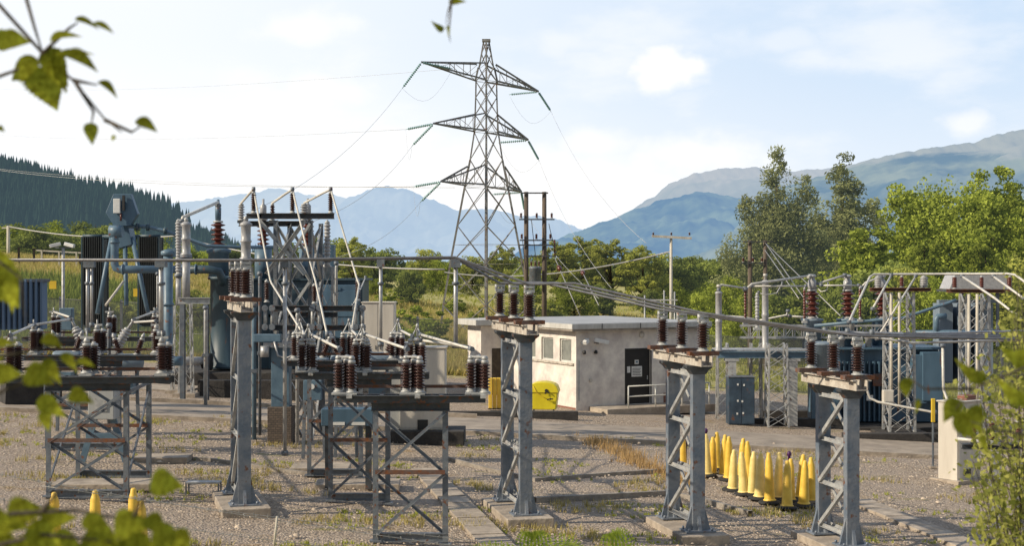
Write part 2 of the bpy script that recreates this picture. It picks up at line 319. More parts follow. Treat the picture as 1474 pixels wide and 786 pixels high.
# ---------------------------------------------------------------- ground
def ground_mat():
    m = bpy.data.materials.new('ground'); nt, b = nodes_of(m); N, L = nt.nodes, nt.links
    tc = N.new('ShaderNodeTexCoord'); O = tc.outputs['Object']
    def noise(sc, det=6, vec=None, ro=.6):
        n = N.new('ShaderNodeTexNoise'); n.inputs['Scale'].default_value = sc; n.inputs['Detail'].default_value = det; n.inputs['Roughness'].default_value = ro; L.new(vec or O, n.inputs['Vector']); return n.outputs[0]
    def rmp(x, stops):
        r = N.new('ShaderNodeValToRGB'); e = r.color_ramp.elements
        while len(e) < len(stops): e.new(.5)
        for i, (p, c) in enumerate(stops): e[i].position = p; e[i].color = (*c, 1)
        L.new(x, r.inputs[0]); return r.outputs[0]
    def mix(f, a, b_, blend='MIX'):
        x = N.new('ShaderNodeMixRGB'); x.blend_type = blend
        if isinstance(f, float): x.inputs[0].default_value = f
        else: L.new(f, x.inputs[0])
        for i, q in ((1, a), (2, b_)):
            if isinstance(q, tuple): x.inputs[i].default_value = (*q, 1)
            else: L.new(q, x.inputs[i])
        return x.outputs[0]
    vo = N.new('ShaderNodeTexVoronoi'); vo.inputs['Scale'].default_value = 20; L.new(O, vo.inputs['Vector'])
    vo2 = N.new('ShaderNodeTexVoronoi'); vo2.inputs['Scale'].default_value = 44; L.new(O, vo2.inputs['Vector'])
    hs = N.new('ShaderNodeSeparateColor'); L.new(vo.outputs['Color'], hs.inputs[0])
    stone = rmp(hs.outputs[0], [(0, (.31,.24,.17)), (.45, (.60,.475,.345)), (.8, (.75,.61,.46)), (1, (.92,.80,.66))])
    stone = mix(rmp(vo.outputs['Distance'], [(.35, (0,0,0)), (.75, (1,1,1))]), stone, (.13,.105,.09))
    stone = mix(.35, stone, rmp(vo2.outputs['Distance'], [(0, (.64,.52,.40)), (.7, (.17,.135,.105))]))
    big = noise(.22, 5); stone = mix(rmp(big, [(.42, (0,0,0)), (.62, (.7,.7,.7))]), stone, (.36,.30,.25))
    mp = N.new('ShaderNodeMapping'); mp.inputs['Scale'].default_value = (.35, 1.3, 1); L.new(O, mp.inputs[0])
    moss = mix(noise(9, 4), (.28,.24,.045), (.16,.17,.035)); dry = mix(noise(14, 4), (.40,.29,.12), (.25,.14,.06))
    yard = mix(rmp(noise(1.1, 9, mp.outputs[0], .7), [(.60, (0,0,0)), (.68, (.75,.75,.75))]), stone, moss)
    yard = mix(rmp(noise(.8, 9, None, .7), [(.585, (0,0,0)), (.69, (.7,.7,.7))]), yard, dry)
    grass = mix(rmp(noise(.16, 6), [(.40, (0,0,0)), (.62, (1,1,1))]), (.50,.43,.16), (.30,.33,.085))
    grass = mix(rmp(noise(2.2, 8, None, .7), [(.3, (0,0,0)), (.7, (1,1,1))]), grass, (.60,.52,.24), 'MIX')
    grass = mix(rmp(noise(5, 8, None, .7), [(.42, (0,0,0)), (.7, (.6,.6,.6))]), grass, (.20,.21,.07))
    sp = N.new('ShaderNodeSeparateXYZ'); L.new(O, sp.inputs[0])
    a = N.new('ShaderNodeMath'); a.operation = 'MULTIPLY_ADD'; L.new(noise(.5, 3), a.inputs[0]); a.inputs[1].default_value = 5; L.new(sp.outputs[1], a.inputs[2])
    mr = N.new('ShaderNodeMapRange'); mr.inputs[1].default_value = 67; mr.inputs[2].default_value = 69.5; L.new(a.outputs[0], mr.inputs[0])
    nr = N.new('ShaderNodeMapRange'); nr.inputs[1].default_value = 17; nr.inputs[2].default_value = 14; L.new(a.outputs[0], nr.inputs[0])
    mm = N.new('ShaderNodeMath'); mm.operation = 'MAXIMUM'; L.new(mr.outputs[0], mm.inputs[0]); L.new(nr.outputs[0], mm.inputs[1])
    L.new(mix(mm.outputs[0], yard, grass), b.inputs['Base Color']); b.inputs['Roughness'].default_value = .95; b.inputs['Specular IOR Level'].default_value = .2
    h = N.new('ShaderNodeMath'); h.operation = 'MULTIPLY_ADD'; h.inputs[1].default_value = -.6; L.new(vo.outputs['Distance'], h.inputs[0]); L.new(noise(2.2, 8, None, .75), h.inputs[2])
    bp = N.new('ShaderNodeBump'); bp.inputs['Strength'].default_value = .9; bp.inputs['Distance'].default_value = .06; L.new(h.outputs[0], bp.inputs['Height']); L.new(bp.outputs[0], b.inputs['Normal'])
    MATS['ground'] = m
ground_mat()
def ground():
    ys = [-30+1.5*i for i in range(20)] + [i*.8 for i in range(0, 100)]
    y = 80
    while y < 30000: ys.append(y); y *= 1.05; y += .6
    nx = 141; V = []; 
    for y in ys:
        hw = 55 + .75*max(0, y)
        for i in range(nx):
            u = i/(nx-1)*2-1; x = hw*(.55*u+.45*u**3)
            z = T(x, y)
            if 14 < y < 66: z += .035*mn.noise(Vector((x*1.1, y*1.1, 0))) - .035
            if y > 600: z += 0
            V.append((x, y, z))
    V = np.array(V); r = np.arange(len(ys)-1)[:,None]*nx+np.arange(nx-1)[None,:]; r = r.ravel()
    me = np_mesh('ground', V, np.stack([r, r+1, r+nx+1, r+nx], 1), 'ground', smooth=True)
    tag(link('ground', me, None, (0,0,0)), kind='structure')
ground()
def asphalt():
    m = mat('road', (.40,.335,.265), (.25,.21,.17), 1.4, .92, 0, .25, bscale=25, detail=9); mat('road_far', (.2,.18,.15))
asphalt()
def strip(name, pts, width, lift, m, n=40, kind='structure', thick=.05, side=None):
    # pts: list of (x,y); flat strip following the ground
    mb = MB(); vs = []
    P2 = []
    for i in range(len(pts)-1):
        a, b = Vector(pts[i]), Vector(pts[i+1]); k = max(1, int((b-a).length/.8))
        for j in range(k): P2.append(a.lerp(b, j/k))
    P2.append(Vector(pts[-1]))
    for i, p in enumerate(P2):
        d = (P2[min(i+1, len(P2)-1)]-P2[max(i-1, 0)]).normalized(); q = Vector((-d.y, d.x))*width/2
        for s, h in ((1, -.15), (1, lift), (-1, lift), (-1, -.15)):
            e = p+q*s; vs.append((e.x, e.y, T(e.x, e.y)+h))
    fs = [(i*4+k, i*4+k+1, i*4+4+k+1, i*4+4+k) for i in range(len(P2)-1) for k in range(3)]
    mb.add(vs, fs); o = mb.build(name, m)
    if kind: o['kind'] = kind
    return o
strip('road', [(-60, 45.2), (-8, 45.2), (10, 44.9), (60, 44.6)], 3.9, .012, 'road')
strip('kerb', [(-60, 42.75), (-8, 42.75), (10, 42.45), (60, 42.15)], .16, .09, 'slab')
strip('kerb', [(-60, 47.65), (-8, 47.65), (-1.2, 47.65)], .16, .10, 'slab')
strip('path', [(-12, 52.6), (-40, 53)], 2.4, .02, 'slab')
# ---------------------------------------------------------------- mountains
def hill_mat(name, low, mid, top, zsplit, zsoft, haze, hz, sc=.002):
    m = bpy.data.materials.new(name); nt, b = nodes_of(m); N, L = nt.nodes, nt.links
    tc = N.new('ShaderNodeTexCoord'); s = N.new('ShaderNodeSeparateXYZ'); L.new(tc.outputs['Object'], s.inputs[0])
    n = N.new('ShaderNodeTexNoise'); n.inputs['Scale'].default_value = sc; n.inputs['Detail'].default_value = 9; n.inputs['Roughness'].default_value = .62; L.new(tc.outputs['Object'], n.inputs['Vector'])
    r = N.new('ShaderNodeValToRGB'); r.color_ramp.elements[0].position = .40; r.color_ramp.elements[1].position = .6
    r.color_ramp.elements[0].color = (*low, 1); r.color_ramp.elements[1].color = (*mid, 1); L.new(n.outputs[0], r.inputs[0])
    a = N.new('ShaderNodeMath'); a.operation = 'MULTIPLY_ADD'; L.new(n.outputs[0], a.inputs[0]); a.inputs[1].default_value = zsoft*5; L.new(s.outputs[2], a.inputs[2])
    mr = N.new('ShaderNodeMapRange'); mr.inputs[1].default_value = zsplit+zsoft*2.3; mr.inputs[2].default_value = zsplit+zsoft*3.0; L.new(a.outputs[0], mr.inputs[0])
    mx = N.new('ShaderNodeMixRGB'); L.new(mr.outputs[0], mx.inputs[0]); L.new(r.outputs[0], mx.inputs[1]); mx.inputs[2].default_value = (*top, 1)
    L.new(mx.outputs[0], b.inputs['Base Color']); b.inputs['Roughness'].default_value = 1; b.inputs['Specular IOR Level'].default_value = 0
    e = N.new('ShaderNodeEmission'); e.inputs[0].default_value = (*haze, 1); ms = N.new('ShaderNodeMixShader'); ms.inputs[0].default_value = hz  # distance haze painted into the hill material as a fixed share of glow
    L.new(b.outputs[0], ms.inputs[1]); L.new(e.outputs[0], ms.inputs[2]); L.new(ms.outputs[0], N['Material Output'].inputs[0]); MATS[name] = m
def interp(prof, x):
    for i in range(len(prof)-1):
        if prof[i][0] <= x <= prof[i+1][0]:
            t = (x-prof[i][0])/(prof[i+1][0]-prof[i][0]); t = t*t*(3-2*t)*.5+t*.5; return prof[i][1]*(1-t)+prof[i+1][1]*t
    return prof[0][1] if x < prof[0][0] else prof[-1][1]
def mountain(prof, Y, Yb, m, amp, name='mountain', nx=260, ny=60, back=True, seed=0, jag=1.0):
    x0, x1 = prof[0][0], prof[-1][0]; V = []
    for j in range(ny+12):
        t = j/(ny-1)
        for i in range(nx):
            px = x0+(x1-x0)*i/(nx-1); top = CZ+(CY-interp(prof, px))*Y/F
            X = (px-CX)*Y/F
            if t <= 1:
                yy = Yb+(Y-Yb)*t; z = top*(t**1.15)
                p = Vector((X/(Y*.05), yy/(Y*.05), seed))
                z += amp*(mn.fractal(p, .9, 2.1, 6)-.0)*math.sin(math.pi*min(1, t*1.0))**.7
                z += amp*.10*jag*mn.fractal(Vector((p.x*7, p.y*1.6, seed)), .8, 2.1, 5)
                Xr = X*(.55+.45*yy/Y)
            else:
                yy = Y+(t-1)*(Y-Yb); z = top*(1-(t-1)*2.5)-5; Xr = X
            V.append((Xr, yy, z))
    V = np.array(V); r = (np.arange(ny+11)[:,None]*nx+np.arange(nx-1)[None,:]).ravel()
    tag(link(name, np_mesh(name, V, np.stack([r, r+1, r+nx+1, r+nx], 1), m, smooth=True), None, (0,0,0)), kind='structure')
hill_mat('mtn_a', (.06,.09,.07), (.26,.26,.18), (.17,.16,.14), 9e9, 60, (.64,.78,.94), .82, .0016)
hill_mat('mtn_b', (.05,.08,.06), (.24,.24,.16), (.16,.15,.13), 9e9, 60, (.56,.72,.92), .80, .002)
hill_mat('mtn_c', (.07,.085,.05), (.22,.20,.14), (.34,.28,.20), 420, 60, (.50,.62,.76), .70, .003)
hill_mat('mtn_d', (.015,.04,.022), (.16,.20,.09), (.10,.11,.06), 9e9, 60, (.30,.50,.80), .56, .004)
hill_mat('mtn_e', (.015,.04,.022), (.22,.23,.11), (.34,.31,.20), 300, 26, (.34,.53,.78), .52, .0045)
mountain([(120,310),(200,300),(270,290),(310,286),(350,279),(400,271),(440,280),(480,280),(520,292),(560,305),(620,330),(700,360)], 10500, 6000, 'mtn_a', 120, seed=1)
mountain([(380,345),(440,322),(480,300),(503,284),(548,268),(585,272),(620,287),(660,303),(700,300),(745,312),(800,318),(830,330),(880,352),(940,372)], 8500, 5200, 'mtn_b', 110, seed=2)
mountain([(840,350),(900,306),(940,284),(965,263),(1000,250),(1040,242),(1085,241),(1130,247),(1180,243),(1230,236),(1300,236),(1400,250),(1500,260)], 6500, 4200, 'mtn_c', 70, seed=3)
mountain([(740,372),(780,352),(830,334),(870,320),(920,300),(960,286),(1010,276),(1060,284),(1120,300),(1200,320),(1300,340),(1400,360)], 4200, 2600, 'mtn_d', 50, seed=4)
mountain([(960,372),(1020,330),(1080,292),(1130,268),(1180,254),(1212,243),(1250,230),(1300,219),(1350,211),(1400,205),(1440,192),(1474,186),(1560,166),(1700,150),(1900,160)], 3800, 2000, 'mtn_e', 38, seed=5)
# conifer-covered hill on the left
FP = [(-420,150),(-200,175),(-80,200),(0,224),(60,238),(120,252),(180,264),(235,280),(262,298),(285,318),(310,334),(350,348),(400,362),(470,385)]
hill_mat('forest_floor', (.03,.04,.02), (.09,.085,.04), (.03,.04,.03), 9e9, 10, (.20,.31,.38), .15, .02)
def fh(u, t):       # u = photo column of the ridge, t = 0 foot .. 1 ridge
    yy = 420+(1100-420)*t; top = CZ+(CY+2-interp(FP, u))*1100/F - 14
    z = 3+(top-3)*t**.9; z += 5*math.sin(t*math.pi)*mn.noise(Vector((u*.012, t*3, 5)))
    return Vector(((u-CX)*1100/F*(.5+.5*yy/1100)-0*(1-t), yy, z))
def forest():
    V = [fh(-420+890*i/119, j/39*1.25) if j < 32 else fh(-420+890*i/119, 1)+Vector((0,(j-31)*20,-(j-31)*9)) for j in range(40) for i in range(120)]
    V = np.array([tuple(v) for v in V]); r = (np.arange(39)[:,None]*120+np.arange(119)[None,:]).ravel()
    tag(link('hill', np_mesh('hill', V, np.stack([r, r+1, r+121, r+120], 1), 'forest_floor', smooth=True), None, (0,0,0)), kind='structure')
    VV, FF, TT = [], [], []; o = 0; n = 0
    for k in range(13000):
        u = random.uniform(-420, 470); t = random.random()**.8*1.02
        if u > 330 and random.random() < .6: continue
        if t < .8 and mn.noise(Vector((u*.016, t*5, 22))) < -.33: continue
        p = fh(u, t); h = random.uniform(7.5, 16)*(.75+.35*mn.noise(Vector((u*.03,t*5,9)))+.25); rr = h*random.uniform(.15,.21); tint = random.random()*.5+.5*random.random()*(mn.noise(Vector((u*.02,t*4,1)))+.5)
        for a, b, c in ((.05,.5,1.), (.3,.75,.72), (.55,1.,.42)):
            for i in range(6):
                th = 2*math.pi*i/6+k; th2 = 2*math.pi*(i+1)/6+k; j1 = random.uniform(.75,1.2)
                VV += [(p.x+rr*c*j1*math.cos(th), p.y+rr*c*j1*math.sin(th), p.z+h*a*random.uniform(.9,1.1)), (p.x+rr*c*math.cos(th2), p.y+rr*c*math.sin(th2), p.z+h*a), (p.x, p.y, p.z+h*b)]
                FF.append((o, o+1, o+2)); o += 3; TT.append(tint)
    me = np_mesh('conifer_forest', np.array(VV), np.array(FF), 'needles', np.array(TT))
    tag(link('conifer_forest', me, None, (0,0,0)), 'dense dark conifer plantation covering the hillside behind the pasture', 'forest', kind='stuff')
forest()
# ---------------------------------------------------------------- trees
def crown_mesh(name, blobs, nleaf, size, m, clumps=60, cr=.22, shell=.45, flat=.75, weep=0, asp=.6):
    tot = sum(b[3]*b[4] for b in blobs); C = []; TI = []
    for bx, by, bz, rx, rz in blobs:
        k = max(3, int(clumps*rx*rz/tot)); d = unit(RNG.normal(size=(k,3))); rad = (shell+(1-shell)*RNG.random(k))[:,None]
        cc = np.array([bx,by,bz])+d*rad*np.array([rx,rx,rz])
        per = max(4, nleaf//max(1, clumps))
        for j in range(k):
            g = RNG.normal(size=(per,3)); g = g/np.maximum(1, np.linalg.norm(g, axis=1, keepdims=True)/1.5)
            s = cr*(.6+.8*RNG.random())*math.sqrt(rx*rz)
            q = cc[j]+g*np.array([s,s,s*flat])*.62
            if weep: q[:,2] -= weep*RNG.random(per)**2
            C.append(q); TI.append(np.clip(.45*RNG.random()+.35*RNG.random(per)+.18*(g[:,2]*.5+.5), 0, 1))
    C = np.concatenate(C); TI = np.concatenate(TI); C[:,2] = np.maximum(C[:,2], .05)
    V, Fq = leaf_quads(C, size, aspect=asp); return np_mesh(name, V, Fq, m, TI)
def trunk_mesh(h, r, blobs, lean=0):
    mb = MB(); top = Vector((lean, 0, h)); mb.tube([(0,0,-.3), (.05,0,h*.4), top*.75+Vector((.1,.05,0)), top], [r*1.15, r*.85, r*.55, r*.25], 8)
    for b in blobs:
        s = Vector((.05+lean*.4, 0, min(h*.75, max(h*.25, b[2]*.45)))); e = Vector(b[:3]); mid = s.lerp(e, .55)+Vector((0,0,-.05*h))
        mb.tube([s, mid, e+Vector((0,0,b[4]*.4))], [r*.5, r*.32, r*.08], 5)
    return mb.mesh('trunk', 'bark')
def blob_set(n, R, z0, z1, rb, rz=None, seed=0, taper=0):
    rr = random.Random(seed); out = []
    for i in range(n):
        t = (i+.5)/n; a = i*2.4+rr.random(); z = z0+(z1-z0)*t; k = (1-taper*t)*math.sin(math.pi*(.18+.7*t))
        out.append((R*k*math.cos(a)*rr.uniform(.5,1), R*k*math.sin(a)*rr.uniform(.5,1), z, rb*rr.uniform(.75,1.2)*(1-taper*.6*t), (rz or rb)*rr.uniform(.75,1.15)*(1-taper*.5*t)))
    return out
KINDS = {}
def kind(key, blobs, th, tr, **kw):
    KINDS[key] = (crown_mesh('crown', blobs, **kw), trunk_mesh(th, tr, blobs[:12] if len(blobs) < 40 else []))
kind('round', blob_set(10, 2.4, 1.3, 7.8, 1.9, seed=1)+[(0,0,5.5,2.4,2.6)], 6.5, .22, nleaf=14000, size=.29, m='leaf_olive', clumps=150, cr=.40)
kind('round2', blob_set(12, 2.8, 1.1, 7.0, 1.6, seed=2)+[(0,0,4.5,2.4,2.4)], 6, .22, nleaf=14000, size=.29, m='leaf_deep', clumps=150, cr=.40)
kind('loose', blob_set(13, 2.3, 1.5, 8.6, 1.3, seed=3), 8, .18, nleaf=12000, size=.27, m='leaf_olive', clumps=130, cr=.36)
kind('willow', blob_set(10, 2.9, 1.0, 5.6, 1.6, 1.7, seed=4)+[(0,0,2.6,2.8,2.6)], 4.5, .2, nleaf=15000, size=.28, m='leaf_lime', clumps=140, cr=.36, weep=.8, asp=.35)
kind('bush', blob_set(7, 1.7, .7, 2.3, 1.0, seed=5)+[(0,0,1.1,1.8,1.2)], 2, .1, nleaf=4500, size=.26, m='leaf_olive', clumps=70, cr=.3)
kind('bushlime', blob_set(7, 1.7, .7, 2.5, 1.0, seed=6)+[(0,0,1.1,1.8,1.2)], 2, .1, nleaf=4500, size=.24, m='leaf_lime', clumps=70, cr=.3)
kind('dark', blob_set(10, 2.5, 1.0, 6.0, 1.7, seed=7)+[(0,0,3.6,2.5,2.6)], 5, .22, nleaf=13000, size=.29, m='leaf_deep', clumps=120, cr=.40)
def spire_blobs(H, W, spires, seed):
    rr = random.Random(seed); out = []
    for sx, sh in spires:
        n = int(sh/.75)
        for i in range(n):
            t = (i+.6)/n; k = (1-t)**.75; a = rr.random()*6.28
            out.append((sx*W+k*W*.28*math.cos(a), k*W*.28*math.sin(a), .6+sh*t, .35+W*.27*k*rr.uniform(.7,1.3), .75+.4*rr.random()))
    for i in range(30): a = rr.random()*6.28; z = .8+H*.62*rr.random(); q = W*.50*rr.random()**.5*(1.1-z/H); out.append((q*math.cos(a), q*math.sin(a), z, W*.27*(1.25-z/H), 1.4))
    return out
kind('spire', spire_blobs(14, 5.0, [(0,14.2),(-.42,10.5),(.40,12.0),(-.15,11),(.25,9.5),(.62,8.0),(-.7,7)], 11), 12, .3, nleaf=78000, size=.28, m='leaf_grey', clumps=640, cr=.95, flat=.8, asp=.35, shell=.3, weep=.5)
kind('spire2', spire_blobs(12, 3.9, [(0,12.6),(-.4,9),(.45,9.5),(.15,11)], 12), 11, .26, nleaf=50000, size=.28, m='leaf_grey', clumps=430, cr=.95, flat=.8, asp=.4, shell=.3, weep=.4)
kind('oak', blob_set(16, 5.6, 3.5, 10.2, 2.2, 1.7, seed=13)+[(0,0,7,5,3.6),(-4.6,0,3.2,2.6,2.4),(4.6,-1,3.2,2.6,2.4),(0,-3,3,3.4,2.4),(-3.5,0,5.4,2.6,2),(3.6,0,5.8,2.8,2.2),(-1.5,-3,8.5,2.4,1.7)], 8, .45, nleaf=95000, size=.23, m='leaf_lime', clumps=620, cr=.36, shell=.55)
kind('birch', blob_set(10, 1.9, 1.8, 8.0, 1.3, 1.5, seed=14, taper=.4)+[(0,0,4.6,1.9,3.0)], 8, .16, nleaf=15000, size=.24, m='leaf_lime', clumps=170, cr=.38)
PROTO_H = dict(round=9.5, round2=8.3, loose=9.6, willow=7.3, bush=3.4, bushlime=3.6, dark=7.6, spire=15, spire2=13.4, oak=12, birch=9.3)
def tree(key, px, ytop, Y, label, group=None, wide=1.0, zb=None, name='tree', cat='tree'):
    X = (px-CX)*Y/F; zt = CZ+(CY-ytop)*Y/F; z0 = T(X, Y)-.1 if zb is None else zb; s = max(.3, (zt-z0)/PROTO_H[key])
    o = thing(name, label, cat, (X, Y, z0), group); o.scale = (s*wide, s*wide, s); o.rotation_euler.z = random.uniform(-.5,.5) if key in ('spire','spire2','oak') else random.random()*6.28
    for nm, me in zip(('crown', 'trunk'), KINDS[key]): link(nm, me, o, (0,0,0))
    return o
g = 'low trees along the grassy crest'
for px, yt, Y, k, wd, lb in [(-30,316,185,'willow',1.5,'tree on the crest cut by the left edge of the view'),(22,312,180,'willow',1.5,'sunlit rounded tree beside the small wooden line pole on the left crest'),
    (66,322,170,'round2',1.5,'short loose tree on the crest right of the small line pole'),(104,309,190,'willow',1.55,'tallest rounded tree of the hedge on the left grassy crest'),(148,313,185,'round2',1.6,'dark green tree directly behind the hexagonal oil tank, on its left'),
    (214,325,180,'willow',1.5,'olive tree showing just right of the hexagonal oil tank'),(250,342,165,'willow',1.3,'yellow-green bushy tree behind the white ribbed columns of the left transformer'),(292,346,165,'willow',1.3,'yellow-green bushy tree behind the big left bushing'),
    (330,346,175,'round2',1.6,'dark tree at the foot of the conifer hill behind the steel tower'),(372,352,190,'round2',1.4,'dark tree seen through the legs of the tall steel switch tower'),(430,345,180,'dark',1.4,'dark crowned tree behind the top beams of the switch tower')]:
    tree(k, px, yt, Y, lb, g, wd)
g = 'woodland trees across the middle of the valley'
for px, yt, Y, k, wd, lb in [(478,336,150,'round2',1.25,'dark olive tree just right of the tall steel switch tower'),(508,340,140,'loose',1.3,'pointed loose tree over the end of the transformer tank'),(548,352,150,'round2',1.3,'broad dark tree above the pale control cabinet'),
    (590,384,122,'dark',1.0,'small round nearly black tree in the field left of the pylon'),(612,356,160,'round',1.3,'olive tree left of the pylon, behind the round dark one'),(640,362,150,'willow',1.1,'pale bushy tree touching the left pylon leg'),(560,415,118,'bushlime',1.2,'pale lime bush beside the pale control cabinet'),
    (540,398,125,'willow',1.0,'bright lime tree behind the pale control cabinet'),(680,366,155,'round',1.2,'olive tree seen between the left and middle pylon legs'),(722,352,150,'loose',1.2,'loose tree seen between the middle and right pylon legs'),(762,378,135,'willow',1.1,'yellow-green tree behind the wooden twin pole with the transformer can'),
    (802,345,140,'loose',1.35,'tall airy tree right of the twin wooden pole'),(838,339,145,'loose',1.4,'tallest airy tree above the flat roof'),(826,395,118,'willow',1.2,'big yellow-green willow standing over the flat roof'),(880,343,140,'loose',1.35,'airy brownish green tree above the middle of the flat roof'),
    (925,352,138,'loose',1.4,'airy dark tree left of the white T-shaped pole'),(975,364,142,'round2',1.2,'dark tree behind the crossbar of the white T-shaped pole'),(868,408,122,'dark',1.1,'dark low tree in the shade behind the flat roof'),(935,415,128,'dark',1.1,'dark low tree behind the aerials of the flat roof'),
    (1012,374,160,'dark',1.4,'nearly black tree in the gap before the big conifer'),(1046,366,170,'round2',1.2,'small dark tree at the left foot of the big conifer'),(992,396,105,'willow',1.15,'yellow-green willow right behind the flat roof end'),(1040,388,100,'willow',1.15,'yellow-green willow left of the tall grey-green conifer')]:
    tree(k, px, yt, Y, lb, g, wd)
g = 'trees behind the right-hand transformers'
for px, yt, Y, k, wd, lb in [(1118,212,112,'spire',1.0,'tallest grey-green tree with ragged pointed tops, behind the right transformers'),(1212,230,125,'spire2',1.25,'second tall grey-green tree with a thin ragged top'),(1240,308,98,'birch',1.25,'rounded yellow-green birch in front of the second tall ragged tree'),
    (1385,241,104,'oak',1.0,'huge spreading oak with billowing bright green crown'),(1478,262,112,'oak',.8,'broad bright crown cut by the right edge of the view'),(1330,330,92,'birch',.8,'slim pale birch in front of the huge oak'),(1418,334,92,'birch',.8,'small pale feathery tree under the right side of the huge oak'),
    (1180,395,88,'dark',1.1,'dark tree right behind the first red-brown bushing'),(1120,415,90,'dark',1.1,'dark low tree behind the right twin wooden pole'),(1080,418,86,'willow',.9,'lime bush at the left foot of the tall ragged tree'),(1260,372,86,'dark',1.2,'dark tree behind the beam of the right lattice tower'),
    (1300,378,84,'round',.9,'olive tree above the right lattice tower'),(1345,385,82,'willow',1.0,'bright low tree left of the sloping white tank'),(1395,380,84,'round2',1.0,'dark green tree behind the sloping white tank'),(1445,378,82,'willow',1.0,'bright low tree at the right edge behind the shrub'),(1490,360,80,'round',1.2,'olive tree cut by the right edge beside the shrub'),(1230,410,84,'round2',1.0,'dark green low tree between the two red-brown bushings')]:
    tree(k, px, yt, Y, lb, g, wd)
g = 'bushes in the rough grass'
for px, yt, Y, k, wd, lb in [(600,440,112,'bush',1.1,'low olive bush in the field left of the pylon foot'),(690,440,108,'bushlime',1.1,'lime bush at the foot of the pylon'),(655,425,118,'bushlime',1.3,'lime bush behind the left pylon leg'),(740,430,112,'bush',1.3,'olive bush behind the right pylon leg'),(1055,440,98,'bush',1.2,'olive bush left of the right twin pole'),
    (785,425,112,'bush',1.4,'olive bush behind the base of the twin wooden pole'),(250,395,120,'bushlime',1.2,'lime bush behind the grey riser pipe'),(170,400,112,'bush',1.0,'scrubby bush between the two black radiators'),(290,400,110,'bush',1.0,'scrubby bush left of the tall oil vessel'),(520,425,112,'bush',1.1,'olive bush behind the end of the transformer tank')]:
    tree(k, px, yt, Y, lb, g, wd, name='bush', cat='bush')
def far_wood():
    C = []; TI = []
    for i in range(150):
        px = 200+i*9+random.uniform(-8,8); Y = random.uniform(330, 420)
        yt = 376+7*mn.noise(Vector((px*.02,0,0))) + (6 if px<700 else 0); X = (px-CX)*Y/F; z = CZ+(CY-yt)*Y/F; R = 5
        q = RNG.normal(size=(420,3)); q = unit(q)*(RNG.random((420,1))**.4); C.append(q*np.array([R*1.3,R,R*1.2])+np.array([X,Y,z-R])); TI.append(.35*RNG.random()+.5*RNG.random(420))
    C = np.concatenate(C); V, Fq = leaf_quads(C, 1.3); 
    tag(link('distant_woodland', np_mesh('distant_woodland', V, Fq, 'leaf_deep', np.concatenate(TI)), None, (0,0,0)), 'hazy distant broadleaf woodland at the foot of the mountains', 'woodland', kind='stuff')
far_wood()
# grass and weeds
def tufts(name, m, n, reg, label, h=.18, cl=None, blades=7, w=.012):
    C = []; 
    V = []; TI = []
    for i in range(n):
        x, y = reg(); z = T(x, y)-.02
        t = random.random()
        for b in range(blades):
            a = random.random()*6.28; hh = h*random.uniform(.5,1.3); r = h*random.uniform(.1,.7); ox, oy = random.gauss(0,h*.35), random.gauss(0,h*.35)
            dx, dy = math.cos(a), math.sin(a)
            V += [(x+ox-dy*w, y+oy+dx*w, z), (x+ox+dy*w, y+oy-dx*w, z), (x+ox+dx*r, y+oy+dy*r, z+hh)]; TI.append(min(1, t*.5+random.random()*.5))
    V = np.array(V); me = np_mesh(name, V, np.arange(len(V)).reshape(-1,3), m, np.array(TI))
    return tag(link(name, me, None, (0,0,0)), label, 'grass', kind='stuff')
def patchy(x0, x1, y0, y1, thr, sc=.35, sd=0):
    def f():
        for _ in range(60):
            y = random.uniform(y0, y1); x = random.uniform(x0, x1)*y/30
            if mn.noise(Vector((x*sc, y*sc*1.6, sd))) > thr: return x, y
        return x, y
    return f
tufts('yard_weeds', 'green_weed', 1500, patchy(-13, 13, 22, 43, .32, .5, 1), 'scattered low green weeds growing through the gravel', .07)
tufts('dry_weeds', 'dry_grass', 1500, patchy(-13, 13, 22, 44, .3, .4, 7), 'scattered straw-coloured weeds in the gravel yard', .12, blades=6)
def band():
    a, b = G(848, 632), G(1000, 702); t = random.random(); p = a.lerp(b, t); return p.x+random.gauss(0,.25), p.y+random.gauss(0,.35)
tufts('rusty_weeds', 'rust_weed', 240, band, 'line of rust-coloured dry weeds running through the gravel', .22)
def bank():
    y = 66+60*random.random()**1.4; return random.uniform(-.4, .12)*y, y
tufts('meadow_grass', 'dry_grass', 22000, bank, 'long sun-bleached grass on the bank and field', .42, blades=6, w=.03)
def meadow2():
    y = 66+80*random.random()**1.2; return random.uniform(-.4, .40)*y, y
tufts('rough_grass', 'green_weed', 11000, meadow2, 'rough green grass beyond the compound', .35, blades=6, w=.03)

def scrub():
    y = 68+22*random.random(); return random.uniform(-.40, -.11)*y, y
tufts('bank_scrub', 'leaf_deep', 7000, scrub, 'dark tangled scrub low on the shaded bank behind the left transformer', .75, blades=7, w=.05)
for i, (px, Y, hh, k, lb) in enumerate(((60,78,445,'bush','scrubby bush low on the bank behind the camera mast'),(110,74,438,'bush','scrubby bush beside the left black radiator'),(165,76,432,'bush','scrubby bush on the bank seen between the radiators and struts'),(300,78,430,'bush','scrubby bush behind the tall oil vessel foot'),(600,88,446,'bushlime','low lime bush just left of the pylon foot'))):
    tree(k, px, hh-12, Y, lb, 'scrub bushes on the bank', 1.5, name='bush', cat='bush')
Z = Vector((0,0,1))
def pz(py, Y): return CZ-(py-CY)*Y/F
def pxX(px, Y): return (px-CX)*Y/F
